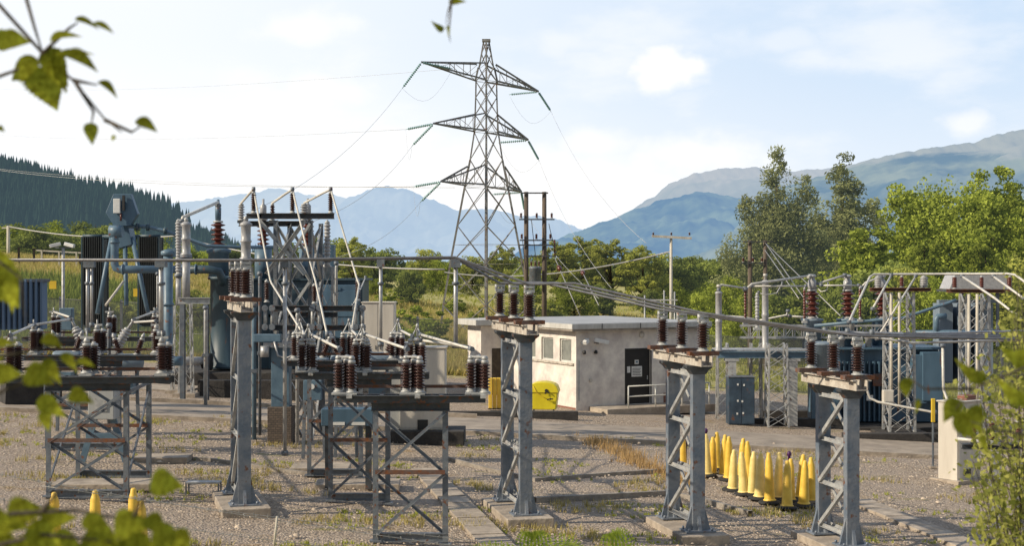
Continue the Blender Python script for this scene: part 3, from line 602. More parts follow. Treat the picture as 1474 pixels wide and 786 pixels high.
# ---------------------------------------------------------------- busbar supports (four portals)
TOPS = []
def portal(front, back, ztop, label, hi, seed=0):
    f = GZ(*front); b = GZ(*back); d = Vector((f.x-b.x, f.y-b.y, 0)); Ld = d.length; u = d/Ld; n = Vector((-u.y, u.x, 0))
    if n.x < 0: n = -n
    t = thing('busbar_support', label, 'busbar support', ((f+b)/2), 'two-legged steel busbar supports')
    zb = ztop-.20
    for p in (f, b):
        q = Vector((p.x, p.y, p.z+.16)); m = MB(); top = Vector((p.x, p.y, zb-.16)); W = .25; D = .15
        # channel-section leg: web faces out, two flanges
        for s in (-1, 1): m.bar(q+u*s*D/2, top+u*s*D/2, W, .016, u)
        for s in (-1, 1): m.bar(q+n*s*(W/2-.008), top+n*s*(W/2-.008), .016, D, u)
        o = m.build('leg', 'post_steel', t)
        g = MB(); o2 = q
        for s in (-1, 1):     # flared foot gussets
            g.prism([q+n*s*W/2+u*.03, q+n*s*(W/2+.13)+u*.03, q+n*s*W/2+u*.03+Z*.5], -u*.06)
            g.prism([q+u*s*D/2+n*.03, q+u*s*(D/2+.10)+n*.03, q+u*s*D/2+n*.03+Z*.3], -n*.06)
        g.box((q.x, q.y, q.z-.02), W+.34, D+.3, .03, math.atan2(n.y, n.x))
        for a in (-1, 1):
            for c in (-1, 1): g.lathe([(.025,0),(.025,.05)], q+n*a*(W/2+.11)+u*c*(D/2+.1)+Z*.01, 6)
        g.build('foot_plate', 'post_steel', t)
        h = MB(); tp = Vector((p.x, p.y, zb))      # curved haunch under the beam
        pr = [tp+n*x+Z*z for x, z in ((-.27,0),(.27,0),(.26,-.05),(.19,-.10),(.14,-.17),(-.14,-.17),(-.19,-.10),(-.26,-.05))]
        h.prism([q2-u*.11 for q2 in pr], u*.22); h.build('haunch', 'dark_steel', t, .008)
    c0 = (f+b)/2; sl = MB(); sl.box((c0.x, c0.y, min(f.z, b.z)-.08), Ld+1.0, .95, .0+max(f.z, b.z)-min(f.z, b.z)+.20, math.atan2(u.y, u.x)); sl.build('concrete_footing', 'slab', t, .02)
    ls = MB(); H = zb-.2-max(f.z, b.z)-.16; z0 = max(f.z, b.z)+.30; k = 3; seg = (zb-.22-z0)/k
    for s in (-1, 1):
        off = n*s*.10
        for i in range(k+1):
            a = Vector((f.x, f.y, z0+seg*i))+off-u*.07; c = Vector((b.x, b.y, z0+seg*i))+off+u*.07; ls.angle(a, c, .06, .01)
        for i in range(k):
            lo, hi_ = z0+seg*i, z0+seg*(i+1)
            if s < 0: a, c = (b.x, b.y, lo), (f.x, f.y, hi_)
            else: a, c = (b.x, b.y, hi_), (f.x, f.y, lo)
            ls.angle(Vector(a)+off+u*.07, Vector(c)+off-u*.07, .065, .01)
    ls.build('lacing', 'galv_light', t)
    bm = MB(); e0 = Vector((b.x, b.y, ztop-.1))-u*(Ld*.62); e1 = Vector((f.x, f.y, ztop-.1))+u*(Ld*.36)
    for s in (-1, 1): bm.bar(e0+n*s*.11, e1+n*s*.11, .02, .2); bm.bar(e0+n*s*.15+Z*.09, e1+n*s*.15+Z*.09, .08, .02)
    bm.bar(e0-Z*.088, e1-Z*.088, .2, .02); bm.build('crossbeam', 'cream_beam', t)
    tops = []
    for i, tt in enumerate((-.45, .37, 1.2)):
        p = Vector((b.x+(f.x-b.x)*tt, b.y+(f.y-b.y)*tt, ztop))
        br = MB(); br.bar(p-n*.30+Z*.045, p+n*.30+Z*.045, .2, .08, Z)
        br.build('mounting_bracket', 'rust_beam', t)
        tp = insulator(t, p+Z*.085, hi, .125, 12, 'brown'); tops.append(tp+Z*.05)
        cl = MB(); cl.bar(tp-n*.10, tp+n*.10, .12, .06); cl.bar(tp+Z*.08-u*.06, tp+Z*.08+u*.06, .16, .05); cl.lathe([(.03,0),(.03,.12)], tp+n*.08, 8); cl.lathe([(.03,0),(.03,.12)], tp-n*.08, 8)
        cl.build('busbar_clamp', 'galv_light', t)
    TOPS.append(tops)
portal((-5.30, 27.5), (-5.72, 28.9), 4.43, 'leftmost tall steel support seen end-on, its insulators overlapping in a tight row', .60)
portal((.27, 28.0), (-.10, 29.7), 3.97, 'tall steel support with three brown insulators standing before the flat-roofed building windows', .58)
portal((3.62, 27.1), (3.30, 28.5), 3.40, 'steel support with three brown insulators standing right of the black door', .60)
portal((6.45, 26.4), (6.18, 27.6), 2.99, 'lowest and rightmost steel support, beside the yellow covers, with three brown insulators', .60)
# three busbars
for i in range(3):
    a, b, c, d = [TOPS[k][i]+Z*.09 for k in range(4)]
    Yk = a.y; K = Vector((pxX(655, Yk+.5), Yk+.5, a.z+.06)); kn = Vector((b.x+.9, b.y-.15, b.z+.02))
    pts = [Vector((-14, a.y+.6, a.z+.02)), a, K, b, kn, c, d, d+Vector((9, 1.5, -.25))]
    out = []
    for j, p in enumerate(pts):
        if 0 < j < len(pts)-1:
            q0 = (pts[j-1]-p).normalized(); q1 = (pts[j+1]-p).normalized(); out += [p+q0*.12, p, p+q1*.12]
        else: out.append(p)
    tag(MB().tube(out, .024, 8).build('busbar', 'bus'), ['far', 'middle', 'near'][i]+' one of the three long tubular busbars running along the row of steel supports', 'busbar', 'long tubular busbars')
# droppers
def dropper(p, q, r, label):
    p, q = Vector(p), Vector(q); t = thing('vertical_conductor', label, 'conductor', q, 'vertical tubes hanging from the long busbars')
    MB().tube([p, q], r, 10).build('tube', 'alu', t); MB().lathe([(r*1.8,0),(r*1.8,.10)], q-Z*.02, 8).build('base_clamp', 'galv', t); MB().box(p-Z*.14, r*4.2, r*4.2, .18).build('clamp', 'galv', t); MB().lathe([(r*1.7,0),(r*1.7,.06)], p-Z*.5, 8).build('collar', 'galv', t)
# ---------------------------------------------------------------- isolator frames
def switch_frame(Y, xl, xr, ztop, bx0, bx1, label, rear=None, panels=2, foot=True, zlo=None):
    a, b = GZ(xl, Y), GZ(xr, Y); t = thing('isolator_stand', label, 'switch frame', (a+b)/2, 'steel frames carrying the isolator insulators')
    def face(A, B, x=True):
        n = Vector((0,-1,0)); zb = min(A.z, B.z)+.14
        for p, s in ((A, 1), (B, -1)):
            m = MB(); q0 = Vector((p.x, p.y, p.z+.03)); q1 = Vector((p.x, p.y, ztop-.30)); m.bar(q0+Vector((0,-.04,0)), q1+Vector((0,-.04,0)), .10, .012, n); m.bar(q0-Vector((.045*s,0,0)), q1-Vector((.045*s,0,0)), .012, .09, n)
            m.box(p, .22, .2, .03); m.build('leg', 'galv', t)
        z0 = zb+.05; z1 = ztop-.32; m = MB()
        for i in range(panels):
            lo, hi = z0+(z1-z0)*i/panels, z0+(z1-z0)*(i+1)/panels
            m.angle((A.x, Y_(A)-.055, lo), (B.x, Y_(B)-.055, hi), .055, .008, n); m.angle((A.x, Y_(A)+.03, hi), (B.x, Y_(B)+.03, lo), .055, .008, n)
        m.build('bracing', 'galv', t); m = MB()
        for i in range(1, panels): zz = z0+(z1-z0)*i/panels; m.angle((A.x, A.y-.07, zz), (B.x, B.y-.07, zz), .07, .01)
        m.build('cross_rail', 'rust_beam', t); MB().ibeam((A.x-.05, A.y, zb), (B.x+.05, B.y, zb), .12, .16).build('foot_beam', 'galv', t)
    def Y_(p): return p.y
    face(a, b)
    ys = [Y]
    if rear:
        ra, rb = GZ(xl+rear[0], Y+rear[1]), GZ(xr+rear[0], Y+rear[1]); face(ra, rb); ys.append(Y+rear[1])
        m = MB()
        for A, B in ((a, ra), (b, rb)):
            m.angle((A.x, A.y, ztop-.36), (B.x, B.y, ztop-.36), .07, .01); m.angle((A.x, A.y, A.z+.3), (B.x, B.y, ztop-.5), .05, .008)
        m.build('side_brace', 'galv', t)
    MB().ibeam((xl-.08, Y, ztop-.22), (xr+.08, Y, ztop-.22), .14, .15).build('lower_beam', 'dark_steel', t)
    m = MB(); 
    for dy in (-.13, .13): m.bar((bx0, Y+dy, ztop-.07), (bx1, Y+dy, ztop-.07), .02, .13); m.bar((bx0, Y+dy*1.3, ztop-.007), (bx1, Y+dy*1.3, ztop-.007), .09, .012)
    for k in range(5): x = bx0+(bx1-bx0)*(k+.5)/5; m.bar((x, Y-.16, ztop-.005), (x, Y+.16, ztop-.005), .08, .02)
    m.build('top_beam', 'dark_steel', t)
    m = MB(); m.angle((bx0+.2, Y+.34, ztop+.10), (bx1-.3, Y+.34, ztop+.10), .05, .01); m.build('drive_rod', 'rust_beam', t)
    return t
def group3(t, x, y, z, h, r, link_=True, n=11):
    pl = MB(); pl.box((x, y, z), .46, .30, .03); pl.bar((x+.1, y-.22, z-.03), (x+.1, y+.2, z-.03), .1, .06); pl.build('base_channel', 'galv_light', t)
    tops = [insulator(t, (x+dx, y+dy, z+.03), h, r, n, 'brown') for dx, dy in ((-.13,.10),(.01,.24),(.13,-.06))]
    m = MB()
    if link_:
        ap = Vector((x+.02, y+.05, z+h+.36))
        for tp in tops: m.tube([tp, tp+Z*.04, ap], .016, 6)
        m.lathe([(.03,0),(.035,.05),(.02,.09)], ap-Z*.03, 8)
    for tp in tops: m.lathe([(.05,0),(.06,.03),(.035,.07)], tp, 8)
    m.bar(tops[0]+Z*.05, tops[2]+Z*.05, .05, .03); m.build('terminal_link', 'galv_light', t)
    return (tops[0]+tops[2])/2+Z*.06
def arm(p, q, label, r=.028):
    p, q = Vector(p), Vector(q); t = thing('isolator_rod', label, 'switch arm', p, 'pale isolator arms')
    MB().tube([p, q], r, 10).build('tube', 'alu_white', t); d = (q-p).normalized(); MB().tube([q-d*.12, q+d*.05], r*1.7, 8).build('contact', 'galv', t); MB().tube([p-d*.05, p+d*.12], r*1.6, 8).build('hinge', 'galv', t)
# middle isolator: three frames one behind the other
F1 = switch_frame(25.2, -2.47, -1.21, 2.79, -3.16, -.48, 'nearest steel frame of crossed bracing, in the bottom centre of the yard')
F2 = switch_frame(29.3, -3.82, -2.62, 2.90, -4.6, -1.75, 'second braced steel frame, just behind the nearest one')
F3 = switch_frame(32.6, -4.75, -3.55, 2.95, -5.4, -2.3, 'third steel frame of the middle row, standing over a long grey box')
t1 = [group3(F1, x, 25.2, 2.80, .60, .10, link_=False) for x in (-3.03, -1.80, -.62)]
t2 = [group3(F2, x, 29.3, 2.91, .60, .10) for x in (-4.32, -3.18, -2.02)]
t3 = [group3(F3, x, 32.6, 2.96, .55, .09) for x in (-5.0, -3.85, -2.7)]
for i, w_ in enumerate(('left', 'middle', 'right')):
    arm(t2[i]+Z*.10+Vector((.1,-.1,0)), t1[i]+Vector((-.12,.2,.12)), w_+' pale arm reaching from the second braced frame to the nearest one')
    arm(t3[i]+Vector((.1,-.1,.05)), t2[i]+Vector((-.1,.25,.05)), w_+' pale arm between the third and second middle frames')
# leaning brown insulators between the frames, as in a circuit switch
# left isolator: three frames receding
L1 = switch_frame(28.1, -9.36, -7.80, 2.91, -11.3, -6.86, 'braced steel table frame nearest at the left, behind the blurred leaves', rear=(-.25, 2.7))
L2 = switch_frame(35.0, -11.7, -9.9, 2.93, -13.2, -8.75, 'second steel frame of the left row, behind the nearest table frame')
L3 = switch_frame(43.5, -14.6, -12.4, 3.0, -15.3, -10.9, 'third and farthest steel frame of the left row')
def single(t, x, y, z, h, r, arms=True):
    pl = MB(); pl.box((x, y, z), .26, .24, .05); pl.build('base_channel', 'galv_light', t)
    a = insulator(t, (x, y, z+.05), h, r, 12, 'brown'); insulator(t, (x+.07, y+.24, z+.03), h, r, 12, 'brown')
    m = MB(); m.lathe([(.06,0),(.07,.04),(.05,.08),(.03,.12)], a, 8); m.bar(a+Z*.1-Vector((.13,0,0)), a+Z*.1+Vector((.13,0,0)), .06, .05); m.lathe([(.02,0),(.02,.16)], a+Z*.08, 6); m.build('terminal', 'galv_light', t); return a+Z*.1
s1 = [single(L1, x, 28.1, 2.92, .62, .13) for x in (-10.15, -8.60, -7.08)]
s2 = [single(L2, x, 35.0, 2.94, .60, .135) for x in (-12.05, -10.45, -8.96)]
s3 = [single(L3, x, 43.5, 3.01, .62, .115) for x in (-14.35, -12.6, -11.2)]
def leaner(base, dirv, m_, label):
    t = thing('leaning_interrupter', label, 'interrupter', base, 'leaning ribbed interrupters')
    d = Vector(dirv).normalized(); tp = insulator(t, base, .62, .15, 7, m_, axis=d, core=.7)
    m = MB(); m.tube([tp, tp+d*.28], [.05, .03], 8); m.lathe([(.05,0),(.07,.04),(.03,.1)], tp+d*.22, 8, d); m.bar(Vector(base)-d*.05, Vector(base)-d*.35, .16, .16); m.build('terminal', 'galv_light', t); return tp+d*.3
li = leaner(P(121, 500, 39), (-.45, 0, 1), 'porcelain', 'ribbed interrupter leaning left between the second and third left frames')
ri = leaner(P(168, 500, 39), (.62, 0, 1), 'porcelain', 'ribbed interrupter leaning right between the second and third left frames')
for p, q, lb in ((s3[0], li, 'pale arm sloping down from the far left insulator to the left-leaning interrupter'), (s2[0], li-Z*.05, 'pale arm running level from the second left frame to the left-leaning interrupter'), (s3[2], ri, 'pale arm sloping down from the far right insulator to the right-leaning interrupter'),
    (s2[2]+Z*.1, ri-Z*.08, 'lower pale arm from the second left frame to the right-leaning interrupter'), (s2[0], s1[0]+Z*.05, 'pale arm falling from the second left frame to the leftmost near insulator')):
    arm(p, q, lb, .03)
# vertical conductors
zb_ = TOPS[0][1].z+.09
for px, Yq, yb, r, lb in ((126, 29.4, 478, .035, 'leftmost pale vertical tube rising to the busbars, over the second left insulator'), (132, 28.8, 470, .03, 'thin pale vertical tube beside the leftmost one'), (232, 28.2, 482, .05, 'thick pale vertical tube rising to the busbars beside the grey riser pipe'),
    (410, 28.6, 655, .04, 'pale vertical tube in front of the tall switch tower legs'), (548, 28.2, 498, .035, 'pale vertical tube standing before the pale control cabinet'), (656, 28.9, 500, .045, 'pale vertical tube at the bend of the busbars before the pylon leg')):
    X = pxX(px, Yq); dropper((X, Yq, zb_), (X, Yq, pz(yb, Yq)), r, lb)
arm(P(600, 489, 29), P(671, 500, 28.7), 'long pale arm from the second middle frame to the tube below the busbar bend')
# operating box + drives at the frames
def add_box_thing(name, label, cat, c, sx, sy, sz, m, ang=0, bevel=.015, group=None, extra=None):
    t = thing(name, label, cat, c, group); MB().box(c, sx, sy, sz, ang).build('housing', m, t, bevel)
    if extra: extra(t, Vector(c), sx, sy, sz, ang)
    return t
def doors(t, c, sx, sy, sz, ang, n=2, m='grey_cab', hm='dark_steel', label_=False):
    ca, sa = math.cos(ang), math.sin(ang); u = Vector((ca, sa, 0)); v_ = Vector((sa, -ca, 0))   # v_ = towards camera side
    w_ = sx/n
    for i in range(n):
        o = c+u*(-sx/2+w_*(i+.5))+v_*(sy/2+.006); MB().bar(o+Z*.06, o+Z*(sz-.06), w_-.04, .018, v_).build('door', m, t, .004)
        h = o+v_*.03+u*(w_*.36*(1 if i == 0 else -1))+Z*sz*.5; MB().bar(h-Z*.08, h+Z*.08, .025, .03, v_).build('handle', hm, t)
    MB().box(c+Z*(sz+.001), sx+.08, sy+.08, .045, ang).build('lid', m, t, .01)
t = thing('operating_box', 'long dark blue-grey mechanism box on legs behind the second middle frame', 'mechanism box', GZ(-3.6, 31.0))
c = Vector((-3.65, 31.0, pz(612, 31))); MB().box(c, 1.15, .5, .38).build('housing', 'blue_paint', t, .015)
for sx_ in (-.45, .45): MB().box((c.x+sx_, c.y, T(c.x, c.y)), .13, .13, c.z-T(c.x, c.y)).build('leg', 'dark_steel', t)
m = MB(); m.box(c+Vector((-.2,-.255,.02)), .3, .01, .07); m.box(c+Vector((.25,-.255,.02)), .3, .01, .07); m.build('name_plate', 'white_sign', t)
t = thing('breaker_stand', 'pale box carried on splayed blue-grey legs, seen through the left table frame', 'breaker stand', GZ(-9.75, 33.2))
c = Vector((-9.75, 33.2, 0)); g0 = T(c.x, c.y); zt = pz(603, 33.2)
for s in (-1, 1):
    MB().bar((c.x+s*.52, c.y, g0), (c.x+s*.22, c.y, zt), .15, .05, (0,1,0)).build('leg', 'pipe_paint', t)
MB().bar((c.x-.42, c.y, g0+.62), (c.x+.42, c.y, g0+.62), .12, .12).build('tie_bar', 'pipe_paint', t)
MB().box((c.x, c.y, zt), .62, .5, .72).build('housing', 'grey_cab', t, .02); MB().box((c.x, c.y-.26, zt+.2), .3, .02, .3).build('panel', 'galv_light', t)
MB().lathe([(.05,0),(.05,.25)], (c.x-.75, c.y, zt-.1), 10, (1,0,0)).build('motor', 'dark_steel', t)
for k, (px, py, Y, w_, d_, lb) in enumerate([(150, 700, 31.5, 2.1, .9, 'weathered concrete slab under the left table frame'), (235, 662, 33.0, 1.3, .8, 'small concrete slab right of the splayed breaker stand'), (462, 676, 33, 1.4, 1.0, 'concrete slab under the third middle frame'), (515, 700, 31, 1.9, .9, 'concrete slab under the second middle frame')]):
    pp = G(px, py); tag(MB().box((pp.x, pp.y, pp.z-.05), w_, d_, .15, .05).build('concrete_slab', 'slab', None, .015), lb, 'concrete slab')
t = thing('step_stool', 'low grey metal step standing on gravel left of the end-on steel support', 'step', G(293, 712))
c = G(293, 712); MB().box(c+Z*.24, .72, .30, .035).build('tread', 'galv_light', t, .005)
for s in (-1, 1): MB().bar(c+Vector((s*.34,-.13,0)), c+Vector((s*.34,-.13,.24)), .03, .02).add([], []).build('leg', 'galv', t); MB().bar(c+Vector((s*.34,.13,0)), c+Vector((s*.34,.13,.24)), .03, .02).build('leg', 'galv', t)
# ---------------------------------------------------------------- lattice helper
def lattice(m, base, top, w0, w1, n, diag=.05, leg=.07, ang=0, cross=True, sides=4):
    base, top = Vector(base), Vector(top); C = []
    for i in range(n+1):
        k = i/n; c = base.lerp(top, k); w_ = w0+(w1-w0)*k; C.append([c+Vector((math.cos(ang+a)*w_*.707, math.sin(ang+a)*w_*.707, 0)) for a in (math.pi*.25, math.pi*.75, math.pi*1.25, math.pi*1.75)])
    for s in range(4): m.angle(C[0][s], C[-1][s], leg, leg*.18)
    for i in range(n):
        for s in range(4):
            e = (s+1)%4
            if cross or i%2 == 0: m.bar(C[i][s], C[i+1][e], diag, .012)
            if cross or i%2 == 1: m.bar(C[i][e], C[i+1][s], diag, .012)
# ---------------------------------------------------------------- tall switch tower (middle-left)
def switch_tower():
    Y0, Y1 = 39.0, 41.6; g = T(-6.2, 39)
    t = thing('switch_tower', 'tall braced steel tower carrying brown insulators, behind the busbars on the left', 'switch tower', (-6.2, 39.5, g))
    zt = pz(312, Y0); xs = (pxX(397, Y0), pxX(447, Y0)); xr = (pxX(417, Y1), pxX(462, Y1)); legs = []
    for x, y in ((xs[0], Y0), (xs[1], Y0), (xr[0], Y1), (xr[1], Y1)):
        m = MB(); m.angle((x, y, T(x, y)), (x, y, zt-.1), .14, .02, (0,-1,0)); m.build('leg', 'galv', t)
    m = MB(); lv = [pz(v, Y0) for v in (650, 560, 478, 405, 322)]
    for i in range(4):
        for (xa, xb, y) in ((xs[0], xs[1], Y0-.05), (xr[0], xr[1], Y1+.05)):
            m.angle((xa, y, lv[i]), (xb, y, lv[i+1]), .09, .014, (0,-1,0)); m.angle((xb, y+.03, lv[i]), (xa, y+.03, lv[i+1]), .09, .014, (0,-1,0))
        for xa, xb in ((xs[0], xr[0]), (xs[1], xr[1])):
            m.angle((xa, Y0, lv[i]), (xb, Y1, lv[i+1]), .07, .012); m.angle((xb, Y1, lv[i]), (xa, Y0, lv[i+1]), .07, .012)
    # wide diagonals below the top beam
    m.angle((pxX(375,Y0), Y0-.1, pz(318,Y0)), (pxX(440,Y0), Y0-.1, pz(395,Y0)), .1, .014, (0,-1,0)); m.angle((pxX(440,Y0), Y0-.14, pz(318,Y0)), (pxX(385,Y0), Y0-.14, pz(395,Y0)), .1, .014, (0,-1,0))
    m.build('bracing', 'galv_light', t)
    def beam(x0, x1, py, Y, mm='dark_steel', h=.16, nm='crossbeam'): MB().ibeam((pxX(x0,Y), Y, pz(py,Y)), (pxX(x1,Y), Y, pz(py,Y)), .2, h).build(nm, mm, t)
    beam(374, 481, 311, Y0); beam(344, 432, 322, Y1); beam(394, 524, 444, Y0-.3); beam(394, 526, 472, Y0-.3); beam(390, 486, 453, Y1)
    tp = []
    for px in (365, 421, 476):
        x = pxX(px, Y0); 
        if px == 365: MB().ibeam((x-.2, Y0, pz(311,Y0)), (pxX(376,Y0), Y0, pz(311,Y0)), .18, .14).build('outrigger', 'dark_steel', t)
        tp.append(insulator(t, (x, Y0, pz(307,Y0)), .62, .085, 11, 'brown'))
    tq = []
    for px, m_, r in ((351, 'porcelain', .11), (395.5, 'brown', .08), (441, 'porcelain', .14)):
        x = pxX(px, Y1); tq.append(insulator(t, (x, Y1-.4, pz(318,Y1)), .50, r, 7, m_))
        MB().bar((x, Y1+.05, pz(320,Y1)), (x, Y1-.6, pz(320,Y1)), .16, .08).build('mounting_bracket', 'dark_steel', t)
    m = MB()
    for a, b in zip(tp, tq): m.tube([a+Z*.05, a+Z*.05+(b-a)*.3, b+Z*.02, b-Z*.02], .035, 8)
    m.build('linking_tube', 'alu_white', t)
    # hanging insulators under the middle beam with ring ends
    for px, yb_, h in ((387, 435, .62), (455, 437, .55), (517, 433, .60)):
        insulator(t, (pxX(px,Y0), Y0-.34, pz(yb_,Y0)), h, .085, 10, 'brown')
        for dx in (-5, 5): MB().tube([P(px+dx, 444, Y0-.42), P(px+dx, 470, Y0-.42)], .05, 10).build('drive_tube', 'galv_light', t)
        for dx in (-5, 5): MB().lathe([(.085,0),(.095,.04),(.085,.08)], P(px+dx, 444, Y0-.5), 12, (0,-1,0)).build('end_ring', 'galv', t); MB().lathe([(.085,0),(.095,.04),(.085,.08)], P(px+dx, 471, Y0-.5), 12, (0,-1,0)).build('end_ring', 'galv', t)
    return tp
tp = switch_tower()
def rod(pts, r, label, m_='alu_white', name='conductor_rod', grp='sloping pale conductor rods'):
    t = thing(name, label, 'conductor', Vector(pts[-1]), grp); MB().tube(pts, r, 8).build('rod', m_, t)
    for p in (pts[0], pts[-1]): MB().lathe([(r*1.8,-.05),(r*2.1,0),(r*1.8,.07)], p, 8).build('end_clamp', 'galv', t)
rod([tp[0]+Z*.05, P(389,403,38.4), P(391,408,38.2), P(436,480,33.0)], .027, 'long pale rod falling from the left top insulator of the switch tower')
rod([tp[1]+Z*.05, P(445,372,38.4), P(454,404,38.2), P(471,482,33.0)], .027, 'long pale rod falling from the middle top insulator of the switch tower')
rod([tp[2]+Z*.05, P(487,310,38.7), P(514,402,38.4), P(517,410,38.2), P(505,484,33.5)], .027, 'long pale rod falling from the right top insulator of the switch tower')
rod([P(526,400,45), P(508,440,43)], .02, 'short thin rod beside the end of the transformer tank')
# brick pier with blue-grey column
t = thing('brick_pier', 'square brick pier carrying a blue-grey steel column, left of the middle frames', 'pier', G(405, 638)); c = G(405, 636); zc = pz(585, c.y)
MB().box((c.x, c.y, c.z-.1), .66, .66, zc-c.z+.1).build('base', 'brick', t, .01); MB().box((c.x, c.y, zc), .5, .4, pz(500, c.y)-zc).build('column', 'pipe_paint', t, .01)
MB().box((c.x, c.y, pz(500,c.y)), .9, .6, .14).build('cap', 'galv', t); MB().box((c.x-.35, c.y-.1, pz(499,c.y)+.13), .75, .3, .22).build('mechanism', 'pipe_paint', t, .02)
m = MB(); m.lathe([(.12,0),(.12,.3)], (c.x-.4, c.y-.35, pz(513,c.y)), 12); m.tube([P(395,492,c.y-.3), P(400,512,c.y-.3), P(412,516,c.y-.3), P(432,508,c.y-.6)], .03, 8); m.build('pipework', 'alu', t)
# porcelain columns left of the tower
def ct_column(px, ytop, ymid, ybot, Y, r, label, ribbed, grp='pale cylindrical current transformers'):
    x = pxX(px, Y); zt_, zm, zb2 = pz(ytop,Y), pz(ymid,Y), pz(ybot,Y); g0 = T(x, Y)
    t = thing('instrument_transformer', label, 'instrument transformer', (x, Y, g0), grp)
    if ribbed: insulator(t, (x, Y, zm), zt_-zm, r, max(8, int((zt_-zm)/.09)), 'porcelain', core=.7)
    else:
        MB().lathe([(r*1.15,0),(r*1.15,.06),(r*.85,.1),(r*.85,(zt_-zm)*.48),(r,(zt_-zm)*.5),(r,(zt_-zm)*.54),(r*.85,(zt_-zm)*.56),(r*.85,zt_-zm-.1),(r*1.1,zt_-zm-.06),(r*1.1,zt_-zm),(r*.4,zt_-zm+.08)], (x,Y,zm), 16).build('body', 'porcelain', t)
        MB().lathe([(r*.4,0),(r*.45,.1),(r*.2,.16)], (x,Y,zt_+.07), 10).build('terminal', 'galv_light', t)
    MB().lathe([(r*1.2,-.1),(r*1.2,0)], (x,Y,zm), 12).build('flange', 'galv', t)
    if ybot > ymid: MB().lathe([(r*.8,0),(r*.8,zm-zb2-.1)], (x, Y, zb2), 14).build('pedestal', 'porcelain', t)
    m = MB(); lattice(m, (x, Y, g0), (x, Y, zb2), .45, .32, 6, .04, .055, cross=False); m.build('lattice_stand', 'galv_light', t); MB().box((x, Y, g0-.05), .8, .8, .15).build('footing', 'slab', t)
ct_column(354, 322, 375, 384, 41, .17, 'smooth pale cylinder just left of the tall switch tower', False)
ct_column(268, 322, 368, 430, 50, .18, 'smooth pale cylinder left of the big brown bushing', False)
ct_column(257, 316, 395, 440, 51, .13, 'slim ribbed grey column left of the smooth pale cylinder', True)
ct_column(471, 318, 372, 384, 42, .11, 'slim ribbed column at the right side of the switch tower', True)
t = thing('support_beam', 'low steel beam on two columns before the left transformer oil vessel', 'beam', GZ(pxX(262,48), 48)); Y = 48
MB().ibeam((pxX(256,Y),Y,pz(433,Y)), (pxX(302,Y),Y,pz(433,Y)), .2, .22).build('beam', 'galv_light', t)
for px in (263, 297): x = pxX(px,Y); MB().ibeam((x,Y,T(x,Y)), (x,Y,pz(438,Y)), .16, .2, up=(0,-1,0)).build('post', 'galv', t)
rod([P(262,318,50.6), P(263,313,50.6), P(314,291,53), P(314,296,53)], .06, 'pale arm rising from the ribbed column to the top of the big brown bushing')
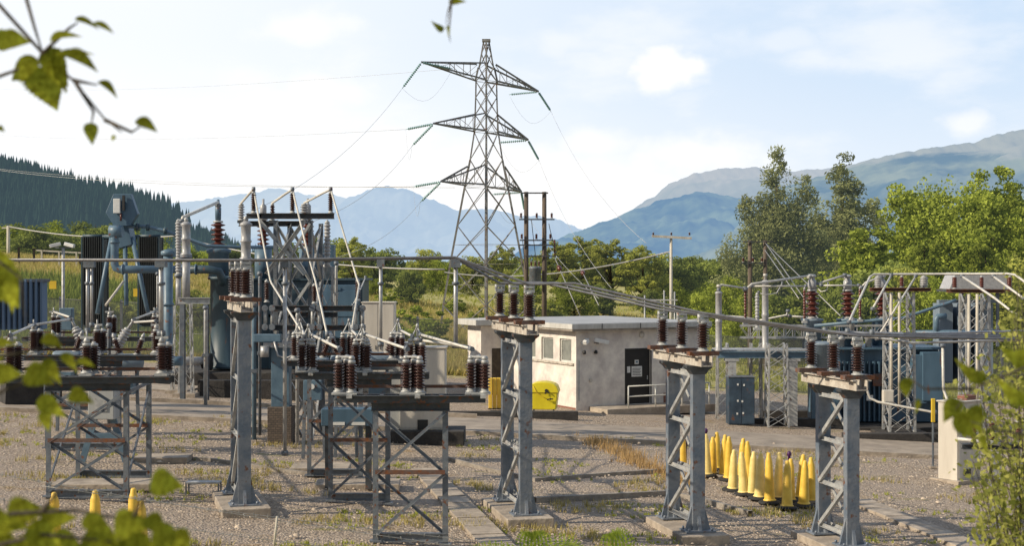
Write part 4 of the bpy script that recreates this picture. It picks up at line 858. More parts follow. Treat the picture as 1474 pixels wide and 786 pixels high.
# ---------------------------------------------------------------- left transformer
def left_transformer():
    Y = 57; x0, x1 = pxX(338,Y), pxX(522,Y); g = min(T(x0,Y), T(x1, Y)); zt_ = pz(404, Y)
    t = thing('transformer', 'big blue-grey transformer with tall oil vessel, pipes and brown bushings on the left', 'transformer', ((x0+x1)/2, Y, g))
    m = MB(); m.box(((x0+x1)/2, Y+1.2, g+.3), x1-x0, 2.6, zt_-g-.3)
    m.build('tank', 'teal_paint', t, .03)
    rb = MB()
    for i in range(9): x = x0+(x1-x0)*(i+.5)/9; rb.box((x, Y-.13, g+.5), .09, .12, zt_-g-.9)
    rb.box(((x0+x1)/2, Y+1.2, zt_), x1-x0+.3, 2.9, .09); rb.box(((x0+x1)/2, Y-.12, zt_-1.5), x1-x0+.1, .14, .12); rb.build('tank_ribs', 'teal_paint', t)
    MB().box((pxX(485,Y), Y-.35, pz(486,Y)), pxX(522,Y)-pxX(455,Y), .5, pz(410,Y)-pz(486,Y)).build('side_cabinet', 'blue_paint', t, .03)
    m = MB(); m.box((pxX(488,Y), Y-.62, pz(455,Y)), 1.5, .03, 1.05); m.box((pxX(488,Y), Y-.64, pz(418,Y)), .3, .05, .12); m.build('cabinet_door', 'blue_paint', t, .01)
    # oil vessel
    xv = pxX(323,56); MB().lathe([(.60,0),(.60,.1),(.56,.12),(.56,3.55),(.66,3.57),(.66,3.68),(.1,3.72)], (xv,56,pz(530,56)), 28).build('oil_vessel', 'teal_paint', t)
    MB().lathe([(.42,0),(.42,1.05),(.5,1.07),(.5,1.22),(.3,1.26)], (pxX(315,56.6),56.6,pz(402,56.6)), 20).build('turret', 'pipe_paint', t)
    insulator(t, (pxX(314,56.6),56.6,pz(358,56.6)), 1.15, .30, 7, 'redbrown', core=.42, name='bushing')
    MB().lathe([(.12,0),(.13,.5),(.09,.55),(.05,.85)], (pxX(314,56.6),56.6,pz(317,56.6)), 12).build('bushing_head', 'pipe_paint', t)
    for px, yb_, h in ((379, 357, 1.25), (443, 358, 1.3), ):
        x = pxX(px,58); MB().lathe([(.36,0),(.36,pz(yb_,58)-zt_)], (x,58,zt_), 18).build('turret', 'pipe_paint', t)
        insulator(t, (x,58,pz(yb_,58)), h, .27, 8, 'redbrown', core=.45, name='bushing'); MB().lathe([(.13,0),(.14,.5),(.05,.6),(.05,.8)], (x,58,pz(yb_,58)+h), 12).build('bushing_head', 'porcelain', t)
    for px in (392, 412, 430, 470): MB().lathe([(.22,0),(.22,.45),(.26,.47),(.1,.6)], (pxX(px,57.5),57.5,zt_+.09), 14).build('fitting', 'galv_light', t)
    for a, b, c, d in ((463, 352, 400, 58), ): MB().box((pxX(a,d), d+.3, pz(c,d)), 1.0, .8, pz(b,d)-pz(c,d)).build('tap_box', 'blue_paint', t, .02)
    # radiators
    for xa, xb in ((120,148),(201,228)):
        m = MB(); w_ = pxX(xb,57)-pxX(xa,57); xm = pxX((xa+xb)/2,57)
        for i in range(9): m.box((xm-w_/2+w_*(i+.5)/9, 57.4, pz(468,57)), .035, 1.1, pz(341,57)-pz(468,57))
        for yy in (56.95, 57.8): m.box((xm, yy, pz(466,57)), w_*.98, .03, pz(343,57)-pz(466,57))
        m.build('radiator', 'rad_dark', t); k = MB(); k.tube([(xm-w_/2-.05,57.1,pz(340,57)), (xm+w_/2+.05,57.1,pz(340,57))], .08, 10); k.tube([(xm-w_/2-.05,57.1,pz(468,57)), (xm+w_/2+.05,57.1,pz(468,57))], .08, 10)
        for e in (-1, 1): k.bar((xm+e*(w_/2+.03),56.9,T(xm,57)), (xm+e*(w_/2+.03),56.9,pz(341,57)), .06, .06)
        k.build('header_pipe', 'teal_paint', t)
    MB().tube([P(148,341,57.1), P(202,341,57.1)], .10, 10).build('header_pipe', 'teal_paint', t)
    # conservator: hexagonal tank with its neck
    m = MB(); hx = [(163,279),(188,279),(198,308),(187,325),(164,325),(152,306)]; m.prism([P(a,b,55.2) for a,b in hx], (0,.35,.0)); m.build('conservator', 'blue_paint', t, .02)
    m = MB(); m.prism([P(a,b,55.6) for a,b in ((167,324),(184,324),(190,352),(170,358),(164,345))], (0,.8,0)); m.build('conservator_neck', 'blue_paint', t, .02)
    MB().box((pxX(168.5,55.1),55.1,pz(307,55.1)), .27, .14, .58).build('gauge_box', 'white_sign', t, .02); MB().box((pxX(178,55.1),55.1,pz(303,55.1)), .09, .1, .6).build('sight_glass', 'ink', t)
    MB().tube([P(174,307,55.1), P(174,318,55.1)], .04, 8).build('breather', 'redbrown', t)
    k = 54.6
    MB().tube([P(165,328,k), P(165,334,k), P(165,380,k), P(167,386,k), P(172,388,k), P(256,388,k)], .155, 16).build('oil_pipe', 'pipe_paint', t)
    MB().tube([P(258,388,k+.3), P(300,388,k+.3), P(315,391,k+.3), P(320,402,k+.6), P(320,408,k+1)], .165, 16).build('oil_pipe', 'teal_paint', t)
    for px in (176, 240, 262, 281): MB().lathe([(.21,0),(.21,.06)], P(px,388,k+(.3 if px>257 else 0)), 14, (1,0,0)).build('flange', 'pipe_paint', t)
    MB().lathe([(.24,0),(.24,.5)], P(158,333,k), 14, (1,0,0)).build('end_cap', 'pipe_paint', t); MB().lathe([(.2,0),(.2,.08)], P(165,350,k), 14).build('flange', 'pipe_paint', t)
    MB().tube([P(184,326,55.5), P(210,326,55.5), P(236,332,55.5), P(298,354,55.8), P(345,356,56), P(395,356,57)], .075, 10).build('vent_pipe', 'pipe_paint', t)
    m = MB()
    for px, py in ((196,326),(211,327),(236,332)): m.lathe([(.14,0),(.14,.12)], P(px,py,55.5), 10, (1,0,-.1))
    m.build('valve', 'teal_paint', t)
    for a, b in (((161,340),(140,452)),((190,342),(214,455)),((180,350),(182,440))):
        MB().tube([P(a[0],a[1],55.8), P(b[0],b[1],54.8)], .09, 10).build('strut', 'pipe_paint', t)
    MB().tube([P(178,405,55), P(152,440,54)], .05, 8).build('drain_rod', 'kiosk', t)
    k = 46
    MB().tube([P(242,366,k), P(242,510,k), P(244,518,k), P(252,520,k), P(262,520,k)], .16, 14).build('riser_pipe', 'pipe_paint', t)
    m = MB(); m.lathe([(.2,0),(.24,.04),(.24,.14),(.1,.2)], P(242,368,k), 14); m.lathe([(.2,0),(.2,.08)], P(242,440,k), 14); m.box(P(247,366,k)-Z*.1, .25, .2, .3); m.build('flange', 'pipe_paint', t)
    MB().tube([P(262,520,54), P(303,520,55.3)], .17, 14).build('drain_pipe', 'porcelain', t)
    MB().lathe([(.28,0),(.28,.08),(.2,.1),(.34,.2),(.34,.38)], P(291,521,55), 12, (1,0,0)).build('valve', 'ink', t)
    # top link wires and plinth
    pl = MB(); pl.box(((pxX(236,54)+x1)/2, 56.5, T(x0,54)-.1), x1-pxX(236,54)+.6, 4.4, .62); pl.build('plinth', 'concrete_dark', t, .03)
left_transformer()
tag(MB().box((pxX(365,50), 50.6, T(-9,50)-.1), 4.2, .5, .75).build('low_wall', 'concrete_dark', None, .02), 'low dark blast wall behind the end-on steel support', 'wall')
# camera mast
t = thing('camera_mast', 'thin pole with two white cameras on the left before the grassy bank', 'camera mast', GZ(pxX(91,60),60)); x = pxX(91,60)
MB().tube([(x,60,T(x,60)), (x,60,pz(357,60))], .07, 10).build('pole', 'galv_light', t)
for dx, r_ in ((-.28,.3),(.3,-.35)):
    c = Vector((x+dx,59.9,pz(353,60))); MB().bar(c-Vector((.2*math.copysign(1,dx),0,-.06)), c+Vector((.24*math.copysign(1,dx),-.1,-.05)), .15, .15).build('camera', 'white_sign', t, .02)
MB().bar((x-.35,60,pz(356.5,60)), (x+.35,60,pz(356.5,60)), .05, .05).build('bracket', 'galv', t); MB().box((x+.25,59.7,pz(475,60)), .55, .4, .95).build('control_box', 'pipe_paint', t, .03)
# corrugated radiator bank at the left edge
t = thing('cooler_bank', 'blue corrugated cooler bank cut by the left edge behind blurred leaves', 'cooler', GZ(pxX(10,47),47)); m = MB()
for i in range(9): 
    a = Vector((pxX(-8,44)+i*.14, 44.5+i*.1, 0)); m.box((a.x, a.y, pz(476,44)), .07, .5, 1.62)
m.build('cooling_fins', 'blue_clad', t); a = Vector((pxX(-20,44), 44.5, 0)); b = a+Vector((1.5, .9, 0))
MB().bar((a.x,a.y,pz(404,44)), (b.x,b.y,pz(404,44)), .5, .1).build('top_rail', 'galv', t); MB().bar((a.x+.35,a.y,T(a.x,a.y)+.4), (b.x+.35,b.y,T(b.x,b.y)+.4), .9, .8).build('base', 'concrete_dark', t)
# cabinets in the middle
add_box_thing('control_cabinet', 'tall pale cabinet standing before the field, left of the pylon foot', 'cabinet', (pxX(546,56), 56, T(-5,56)), 1.28, 1.1, pz(436,56)-T(-5,56), 'kiosk', 0, .02, None, lambda *a: doors(*a, n=2, m='kiosk'))
def cabB(t, c, sx, sy, sz, ang):
    doors(t, c, sx, sy, sz, ang, n=2, m='kiosk'); MB().box(c+Vector((.1,0,-.42)), 2.2, 1.5, .42).build('plinth', 'concrete_dark', t, .02)
    MB().box(c+Vector((0,-sy/2-.03,.02)), .3, .02, .28).build('vent', 'ink', t)
p = G(612, 640); add_box_thing('control_cabinet', 'broad pale cabinet on a dark plinth beside the narrow grey-capped one', 'cabinet', p+Vector((-.1,.9,.35)), 1.3, .8, 2.35, 'kiosk', 0, .02, None, cabB)
p = G(566, 640); add_box_thing('control_cabinet', 'narrow pale cabinet with grey cap left of the broad cabinet', 'cabinet', p+Vector((0,1.4,.05)), .56, .6, pz(497,p.y+1.4)-p.z, 'grey_cab', 0, .02, None, lambda *a: doors(*a, n=1, m='grey_cab'))

# ---------------------------------------------------------------- breaker units and risers under the switch tower
def breaker(px, py, Y, label):
    c = P(px, py, Y); g0 = T(c.x, Y); t = thing('breaker_unit', label, 'breaker', (c.x, Y, g0), 'round-tanked breaker units under the switch tower')
    MB().lathe([(.02,-.42),(.2,-.38),(.24,-.3),(.24,.3),(.2,.38),(.02,.42)], c, 18, (1,.15,0)).build('tank', 'rad_light', t)
    for s in (-1, 1):
        b = c+Vector((s*.22, 0, .2)); d = Vector((s*.35, 0, 1)); tp_ = insulator(t, b, .5, .10, 8, 'brown', axis=d, name='bushing'); MB().lathe([(.05,0),(.06,.04),(.02,.14)], tp_, 8, d).build('terminal', 'galv_light', t)
    for s in (-1, 1): MB().bar((c.x+s*.28, Y, g0), (c.x+s*.22, Y, c.z-.18), .08, .08).build('leg', 'galv', t)
    MB().box((c.x, Y-.2, c.z-.85), .45, .3, .5).build('mechanism_box', 'pipe_paint', t, .01); MB().lathe([(.07,0),(.07,.04)], (c.x, Y-.36, c.z-.5), 14, (0,-1,0)).build('gauge', 'white_sign', t)
breaker(452, 527, 35.5, 'leftmost pale round-tanked breaker unit behind the second middle frame'); breaker(498, 522, 36.0, 'middle pale round-tanked breaker unit behind the second middle frame'); breaker(545, 520, 36.5, 'rightmost pale round-tanked breaker unit before the pale cabinets')
breaker(97, 517, 38.5, 'round-tanked breaker unit at the left between the left isolator frames'); breaker(185, 522, 38.0, 'round-tanked breaker unit left of the tall oil vessel, between the left isolator frames')
for px, yt, yb, Y, r, m_, lb in ((374,395,610,39.5,.045,'galv','thin grey riser pipe just left of the switch tower legs'),(366,440,600,38.5,.06,'pipe_paint','blue-grey riser pipe left of the brick pier'),(428,448,625,38,.05,'galv_light','pale riser pipe right of the brick pier column'),
    (484,380,470,44,.045,'galv_light','pale riser pipe in front of the transformer side cabinet'),(296,444,560,47,.06,'galv_light','pale riser pipe left of the tall oil vessel'),(227,395,500,50,.05,'galv_light','thin pale riser beside the right black radiator'),(157,470,560,36,.05,'galv','thin riser between the left isolator frames')):
    x = pxX(px,Y); z0 = min(pz(yb,Y), T(x,Y)+.02) if yb > 520 else pz(yb,Y); t = thing('riser_pipe', lb, 'pipe', (x,Y,z0), 'slim riser pipes'); MB().tube([(x,Y,z0), (x,Y,pz(yt,Y)-.1), (x+.04,Y,pz(yt,Y))], r, 8).build('pipe', m_, t)
    MB().lathe([(r*1.6,0),(r*1.8,.05),(r*1.2,.12)], (x,Y,pz(yt,Y)-.03), 8).build('cap', 'galv', t); MB().box((x,Y-.02,(pz(yt,Y)+z0)/2), r*3, r*3, .1).build('bracket', 'galv', t)
# ---------------------------------------------------------------- control building
def building():
    C = Vector((2.4, 52.0, 0)); uL = Vector((-.46, .888, 0)).normalized(); uR = Vector((.888, .46, 0)).normalized(); nL = -uR; nR = -uL
    g = -.32; zw = 2.83; LL, LR = 7.3, 5.6
    t = thing('control_building', 'single-storey flat-roofed cream building with black door and row of windows', 'building', Vector((C.x, C.y, g)))
    def pt(s, r, z): v = C+uL*s+uR*r; return Vector((v.x, v.y, z))
    def block(s0, s1, r0, r1, z0, z1, nm, m_, bev=0):
        MB().hexa([pt(s0,r0,z0), pt(s0,r1,z0), pt(s1,r1,z0), pt(s1,r0,z0), pt(s0,r0,z1), pt(s0,r1,z1), pt(s1,r1,z1), pt(s1,r0,z1)]).build(nm, m_, t, bev)
    wins = [(.36,1.26),(1.76,2.72),(3.20,4.12),(4.55,5.4)]; zs, zh = 1.62, 2.50; th = .22; m = MB()
    def seg(s0, s1, z0, z1): m.hexa([pt(s0,0,z0), pt(s0,th,z0), pt(s1,th,z0), pt(s1,0,z0), pt(s0,0,z1), pt(s0,th,z1), pt(s1,th,z1), pt(s1,0,z1)])
    seg(0, LL, g, zs); seg(0, LL, zh, zw); e = 0
    for a, b in wins: seg(e, a, zs, zh); e = b
    seg(e, LL, zs, zh)
    dr0, dr1, dz = 2.19, 3.30, 2.06
    def segR(r0, r1, z0, z1): m.hexa([pt(0,r0,z0), pt(0,r1,z0), pt(th,r1,z0), pt(th,r0,z0), pt(0,r0,z1), pt(0,r1,z1), pt(th,r1,z1), pt(th,r0,z1)])
    segR(th, dr0, g, zw); segR(dr1, LR, g, zw); segR(dr0, dr1, dz, zw); segR(dr0, dr1, g, -.02)
    m.hexa([pt(th,LR-th,g), pt(th,LR,g), pt(LL,LR,g), pt(LL,LR-th,g), pt(th,LR-th,zw), pt(th,LR,zw), pt(LL,LR,zw), pt(LL,LR-th,zw)])
    m.hexa([pt(LL-th,th,g), pt(LL-th,LR-th,g), pt(LL,LR-th,g), pt(LL,th,g), pt(LL-th,th,zw), pt(LL-th,LR-th,zw), pt(LL,LR-th,zw), pt(LL,th,zw)])
    m.build('wall', 'render_wall', t)
    block(5.95, 7.2, -1.05, -.003, g, zw, 'wing_wall', 'render_wall'); 
    MB().hexa([pt(5.93,-.55,g+.1), pt(5.93,-.06,g+.1), pt(5.97,-.06,g+.1), pt(5.97,-.55,g+.1), pt(5.93,-.55,1.9), pt(5.93,-.06,1.9), pt(5.97,-.06,1.9), pt(5.97,-.55,1.9)]).build('side_door', 'bark', t)
    MB().hexa([pt(6.4,-1.07,.9), pt(6.4,-1.04,.9), pt(6.7,-1.04,.9), pt(6.7,-1.07,.9), pt(6.4,-1.07,1.5), pt(6.4,-1.04,1.5), pt(6.7,-1.04,1.5), pt(6.7,-1.07,1.5)]).build('vent', 'kiosk', t)
    for a, b in wins:
        f = MB(); x = .07
        for s0, s1, z0, z1 in ((a,a+.06,zs,zh),(b-.06,b,zs,zh),(a+.06,b-.06,zs,zs+.06),(a+.06,b-.06,zh-.06,zh)):
            f.hexa([pt(s0,x,z0), pt(s0,x+.06,z0), pt(s1,x+.06,z0), pt(s1,x,z0), pt(s0,x,z1), pt(s0,x+.06,z1), pt(s1,x+.06,z1), pt(s1,x,z1)])
        w_ = f.build('window', 'white_frame', t); MB().hexa([pt(a,x+.03,zs), pt(a,x+.035,zs), pt(b,x+.035,zs), pt(b,x+.03,zs), pt(a,x+.03,zh), pt(a,x+.035,zh), pt(b,x+.035,zh), pt(b,x+.03,zh)]).build('pane', 'glass', w_)
        bl = MB()
        for k in range(5): s = a+.08+(b-a-.16)*k/5; bl.hexa([pt(s,x+.09,zs+.04), pt(s,x+.1,zs+.04), pt(s+.12,x+.1,zs+.04), pt(s+.12,x+.09,zs+.04), pt(s,x+.09,zh), pt(s,x+.1,zh), pt(s+.12,x+.1,zh), pt(s+.12,x+.09,zh)])
        bl.build('blind', 'kiosk', w_)
    block(.15, 5.6, -.07, -.002, zs-.10, zs-.02, 'window_sill', 'cream_beam', .01)
    block(-.32, LL+.4, -.35, LR+.3, zw, zw+.07, 'soffit', 'concrete', 0); block(-.36, LL+.42, -.38, LR+.34, zw+.072, zw+.26, 'fascia', 'fascia', .01); block(-.33, LL+.39, -.35, LR+.31, zw+.262, zw+.275, 'roof', 'felt')
    block(5.6, LL+.42, -1.45, -.382, zw+.03, zw+.26, 'wing_roof', 'fascia', .01)
    m = MB()
    for k in range(3): m.hexa([pt(-.365, .9+1.7*k, zw+.07), pt(-.365, .93+1.7*k, zw+.07), pt(-.37,.93+1.7*k,zw+.07), pt(-.37,.9+1.7*k,zw+.07), pt(-.365,.9+1.7*k,zw+.27), pt(-.365,.93+1.7*k,zw+.27), pt(-.37,.93+1.7*k,zw+.27), pt(-.37,.9+1.7*k,zw+.27)])
    m.build('fascia_joints', 'concrete_dark', t)
    # door
    d = MB(); d.hexa([pt(.06,dr0,-.02), pt(.06,dr1,-.02), pt(.1,dr1,-.02), pt(.1,dr0,-.02), pt(.06,dr0,dz), pt(.06,dr1,dz), pt(.1,dr1,dz), pt(.1,dr0,dz)]); dd = d.build('door', 'black_door', t)
    q = lambda r0, r1, z0, z1, y: [pt(-y,r0,z0), pt(-y,r1,z0), pt(-y+.008,r1,z0), pt(-y+.008,r0,z0), pt(-y,r0,z1), pt(-y,r1,z1), pt(-y+.008,r1,z1), pt(-y+.008,r0,z1)]
    MB().hexa(q(2.48,2.95,1.02,1.42,-.05)).build('notice', 'sign_yellow' if 0 else 'white_sign', dd); MB().hexa(q(2.28,2.42,1.18,1.42,-.05)).build('notice', 'white_sign', dd)
    MB().hexa(q(2.62,2.80,1.50,1.66,-.05)).build('notice', 'white_sign', dd); MB().hexa(q(2.66,2.76,1.55,1.62,-.042)).build('notice_print', 'pipe_paint', dd)
    tx = MB()
    for k in range(5): tx.hexa(q(2.52,2.90-.05*(k%2),1.08+.06*k,1.10+.06*k,-.042))
    tx.build('notice_print', 'ink', dd)
    MB().hexa(q(3.16,3.20,.9,1.05,-.02)).build('handle', 'galv_light', dd)
    f = MB(); f.hexa(q(dr0-.05,dr0,-.02,dz+.05,.012)); f.hexa(q(dr1,dr1+.05,-.02,dz+.05,.012)); f.hexa(q(dr0,dr1,dz,dz+.05,.012)); f.build('door_frame', 'ink', t)
    MB().hexa([pt(-.004,3.9,g), pt(-.004,4.6,g), pt(.0,4.6,g), pt(.0,3.9,g), pt(-.004,3.9,.35), pt(-.004,4.6,.35), pt(0,4.6,.35), pt(0,3.9,.35)]).build('brick_patch', 'red_brick', t)
    # platform and rail
    pm = MB(); pm.hexa([pt(-1.35,.55,g), pt(-1.35,5.4,g), pt(-.003,5.4,g), pt(-.003,.55,g), pt(-1.35,.55,-.03), pt(-1.35,5.4,-.03), pt(-.003,5.4,-.03), pt(-.003,.55,-.03)]); pm.build('platform', 'slab', t, .01)
    rl = MB(); r0, r1 = 1.55, 5.2
    for r in (r0, 2.75, 3.95, r1): rl.tube([pt(-1.2,r,-.03), pt(-1.2,r,.78)], .028, 8)
    for z in (.40, .78): rl.tube([pt(-1.2,r0,z), pt(-1.2,r1,z)], .026, 8)
    rl.build('handrail', 'white_frame', t)
    MB().tube([pt(4.35,-.05,g), pt(4.35,-.05,zw-.02)], .04, 8).build('downpipe', 'galv', t)
    # lamps, cameras, vent
    for r, dr_ in ((.22, -.1), (.80, .55)):
        c = pt(-.28, r, 2.42); MB().bar(c-uR*.18*(1 if dr_>0 else -.6)+Z*.07, c+uR*dr_*.7-Z*.04-uL*.1, .16, .15).build('camera', 'white_sign', t, .015); MB().bar(pt(0,r,2.38), c-Z*.06, .05, .05).build('camera_bracket', 'galv', t)
    for r in (.32, .82): MB().lathe([(.05,0),(.07,.05),(.05,.12),(.01,.15)], pt(-.07, r, 1.95), 10).build('lamp', 'ink', t)
    for s, r in ((.02,3.1),): MB().lathe([(.12,0),(.12,.03),(.05,.05)], pt(-.0,2.9,2.62), 14, nR).build('vent', 'kiosk', t)
    MB().bar(pt(-.01,.12,.2)-Z*.0, pt(-.01,.12,.2)+Z*1.5, .04, .02, nR).build('conduit', 'galv_light', t)
    MB().lathe([(.07,0),(.07,.05)], pt(-.0,.62,.95), 12, nR).build('vent', 'kiosk', t)
    # rusty splash band at the foot of the window wall
    block(0.02, 5.9, -.006, -.002, g, g+.26, 'plinth_band', 'red_brick')
building()
# wall of the trench in front and kerbs
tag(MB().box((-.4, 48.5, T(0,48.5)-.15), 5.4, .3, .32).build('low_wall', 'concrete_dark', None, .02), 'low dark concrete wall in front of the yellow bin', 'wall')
# yellow bin
def bin_():
    c = GZ(pxX(783,50.4), 50.4); a = -.12; t = thing('grit_bin', 'bright yellow lidded bin on wheels in front of the building windows', 'bin', c)
    W, D, H = 1.06, .8, .74; m = MB(); b0 = [(-W*.43,-D*.42),(W*.43,-D*.42),(W*.43,D*.42),(-W*.43,D*.42)]; b1 = [(-W/2,-D/2),(W/2,-D/2),(W/2,D/2),(-W/2,D/2)]
    ca, sa = math.cos(a), math.sin(a); f = lambda x, y, z: (c.x+x*ca-y*sa, c.y+x*sa+y*ca, c.z+z)
    m.hexa([f(x,y,.12) for x,y in b0]+[f(x,y,H) for x,y in b1]); m.build('body', 'yellow_bin', t, .03)
    l = MB(); n = 9; pr = [(-W/2-.03, H), (-W/2-.03, H+.06)]+[(-W/2*math.cos(math.pi*k/n)*1.0, H+.06+.32*math.sin(math.pi*k/n)**.6) for k in range(1, n)]+[(W/2+.03, H+.06), (W/2+.03, H)]
    l.prism([f(x,-D/2-.03,z) for x, z in pr], Vector(f(0,D+.06,0))-Vector(f(0,0,0))); l.build('lid', 'yellow_bin', t, .02)
    for x in (-.36,.36): MB().lathe([(.07,0),(.08,.02),(.07,.05)], f(x,-D*.42,.07), 12, (1,0,0)).build('wheel', 'rubber', t)
    m = MB(); yy = -D/2-.05; 
    for x, z, r in ((.13,.82,.062),(.10,.73,.035),(.28,.52,.038),(.18,.50,.028),(.35,.52,.024)): m.lathe([(r,0),(r*.9,.015)], f(x,yy,z), 12, (sa*0,-1,0))
    m.bar(f(.18,yy-.005,.51), f(.37,yy-.005,.53), .03, .035); m.bar(f(.12,yy-.005,.86), f(.24,yy-.005,.72), .04, .03); m.build('latch', 'ink', t)
    m = MB(); m.tube([f(-.35,yy,.98), f(-.2,yy,.72), f(.0,yy,.60), f(.15,yy,.52)], .012, 6); m.build('lid_rib', 'sign_yellow', t)
bin_()
# yellow covers
prof = [(.155,0),(.155,.03),(.135,.035),(.13,.06),(.085,.86),(.07,.92),(.055,.96),(.05,1.02),(.03,1.05)]
cone_m = MB().lathe([(r*.95, z) for r, z in prof], n=18).mesh('sleeve', 'yellow'); cone_p = MB().lathe([(r*.95, z) for r, z in prof], n=18).mesh('sleeve', 'yellow_pale')
base_m = MB().lathe([(.27,0),(.27,.03),(.20,.06),(.16,.065)], n=20).mesh('base', 'rubber')
CONES = [(982,629,673,0),(999,636,676,1),(1018,626,686,1),(1025,630,684,0),(1032,623,676,0),(1042,627,686,0),(1049,629,691,0),(1055,648,706,1),(1067,632,687,0),(1071,652,712,1),(1079,636,694,0),(1082,651,713,1),(1093,653,719,1),(1108,653,725,0),(1119,652,719,1),(1133,665,733,0),(1137,662,723,0),(1152,655,719,0),(1157,664,729,0),(1169,660,724,0)]
ords = ['leftmost','second','third','fourth','fifth','sixth','seventh','eighth','ninth','tenth','eleventh','twelfth','thirteenth','fourteenth','fifteenth','sixteenth','seventeenth','eighteenth','nineteenth','rightmost']
cone0 = None
def cone(c, h, pale, label, lean=(0,0), grp='yellow tapered covers stored on the gravel'):
    global cone0
    t = thing('yellow_cover', label, 'cover', c, grp); o = link('sleeve', cone_p if pale else cone_m, t, (0,0,.05)); link('base', base_m, t, (0,0,0)); s = h/1.10; t.scale = (1,1,s); t.rotation_euler = (lean[0], lean[1], random.random()*3)
for i, (px, yt, yb_, pale) in enumerate(CONES):
    c = G(px, yb_); c = GZ(c.x, c.y); cone(c, (yb_-yt+1)*c.y/F, pale, ('pale' if pale else 'deep')+' yellow tapered cover, '+ords[i]+' counted along the cluster from the left', (random.uniform(-.07,.07), random.uniform(-.07,.07)))
for px, yt, lb in ((78,709,'yellow capped cover at the bottom left under the leaves, leftmost of four'),(137,706,'yellow capped cover in front of the left table frame foot'),(192,703,'taller yellow cover at the right leg of the left table frame'),(203,721,'shorter yellow cover just right of the taller one')):
    Y = 23.6; cone(GZ(pxX(px,Y),Y), pz(yt,Y)-T(pxX(px,Y),Y), 0, lb, grp='yellow covers at the bottom left')
for i, px in enumerate((706, 712, 718, 724)):
    c = GZ(pxX(px,50.5),50.5+.1*i); t = thing('yellow_barrier', 'upright yellow board leaning by the building wing, '+['leftmost','second from left','third from left','rightmost'][i]+' of four', 'barrier', c, 'yellow boards beside the wing')
    m = MB(); m.box(c+Z*.03, .14, .09, 1.12); m.build('board', 'yellow', t, .02); MB().box(c, .18, .16, .03).build('foot', 'rubber', t)
for px, yt, yb_, lb in ((1016,617,676,'purple pole standing among the yellow covers beside the steel support'),(987,628,670,'purple pole seen between the legs of the steel support'),(1136,650,700,'purple pole tip behind the yellow covers at the right')):
    c = G(px, yb_); t = thing('purple_pole', lb, 'pole', c, 'purple poles among the yellow covers'); MB().lathe([(.035,0),(.035,(yb_-yt)*c.y/F-.12),(.055,(yb_-yt)*c.y/F-.10),(.05,(yb_-yt)*c.y/F-.02),(.02,(yb_-yt)*c.y/F)], c, 10).build('shaft', 'purple', t); MB().lathe([(.1,0),(.1,.03)], c, 12).build('base', 'rubber', t)
# concrete trench covers and kerb curves
def slabs(a, b, w_, label, n):
    a, b = G(*a), G(*b); d = (b-a).normalized(); ang = math.atan2(d.y, d.x); t = thing('trench_cover', label, 'trench cover', a); Ls = (b-a).length/n
    for i in range(n):
        c = a.lerp(b, (i+.5)/n); MB().box((c.x, c.y, T(c.x,c.y)-.06), Ls-.02, w_, .10+random.uniform(0,.015), ang+random.uniform(-.01,.01)).build('slab', 'slab', t, .008)
slabs((610,676), (728,800), .62, 'line of concrete trench covers running to the bottom edge right of the nearest frame', 12)
slabs((1235,722), (1440,806), .62, 'line of concrete trench covers running to the bottom right corner', 12)
def kerbline(pts, label, w_=.09, h=.05, m_='concrete'):
    P3 = [G(*p) for p in pts]; o = strip('kerb_edging', [(p.x, p.y) for p in P3], w_, h, m_, kind=None); tag(o, label, 'kerb')
kerbline([(200,658),(300,662),(420,680),(470,686)], 'curved low kerb between the left frame and the middle frames')
kerbline([(640,660),(700,676),(770,692),(860,685),(960,678),(1100,696),(1180,716)], 'long wavy kerb line crossing the gravel behind the steel supports', .10, .06)
kerbline([(770,722),(870,717),(960,712),(1010,722),(1080,742)], 'near curved kerb between the second and third steel supports', .12, .09)
for px, py, w_, lb in ((1148,612,3.2,'long dark raised trench edge before the dark cabinet'),(1130,600,2.0,'dark raised trench edge behind the dark cabinet'),(1290,634,3.6,'dark raised edge at the foot of the right lattice tower')):
    p = G(px, py); tag(MB().box((p.x, p.y, p.z-.1), w_, .4, .34).build('trench_edge', 'concrete_dark', None, .02), lb, 'trench edge')
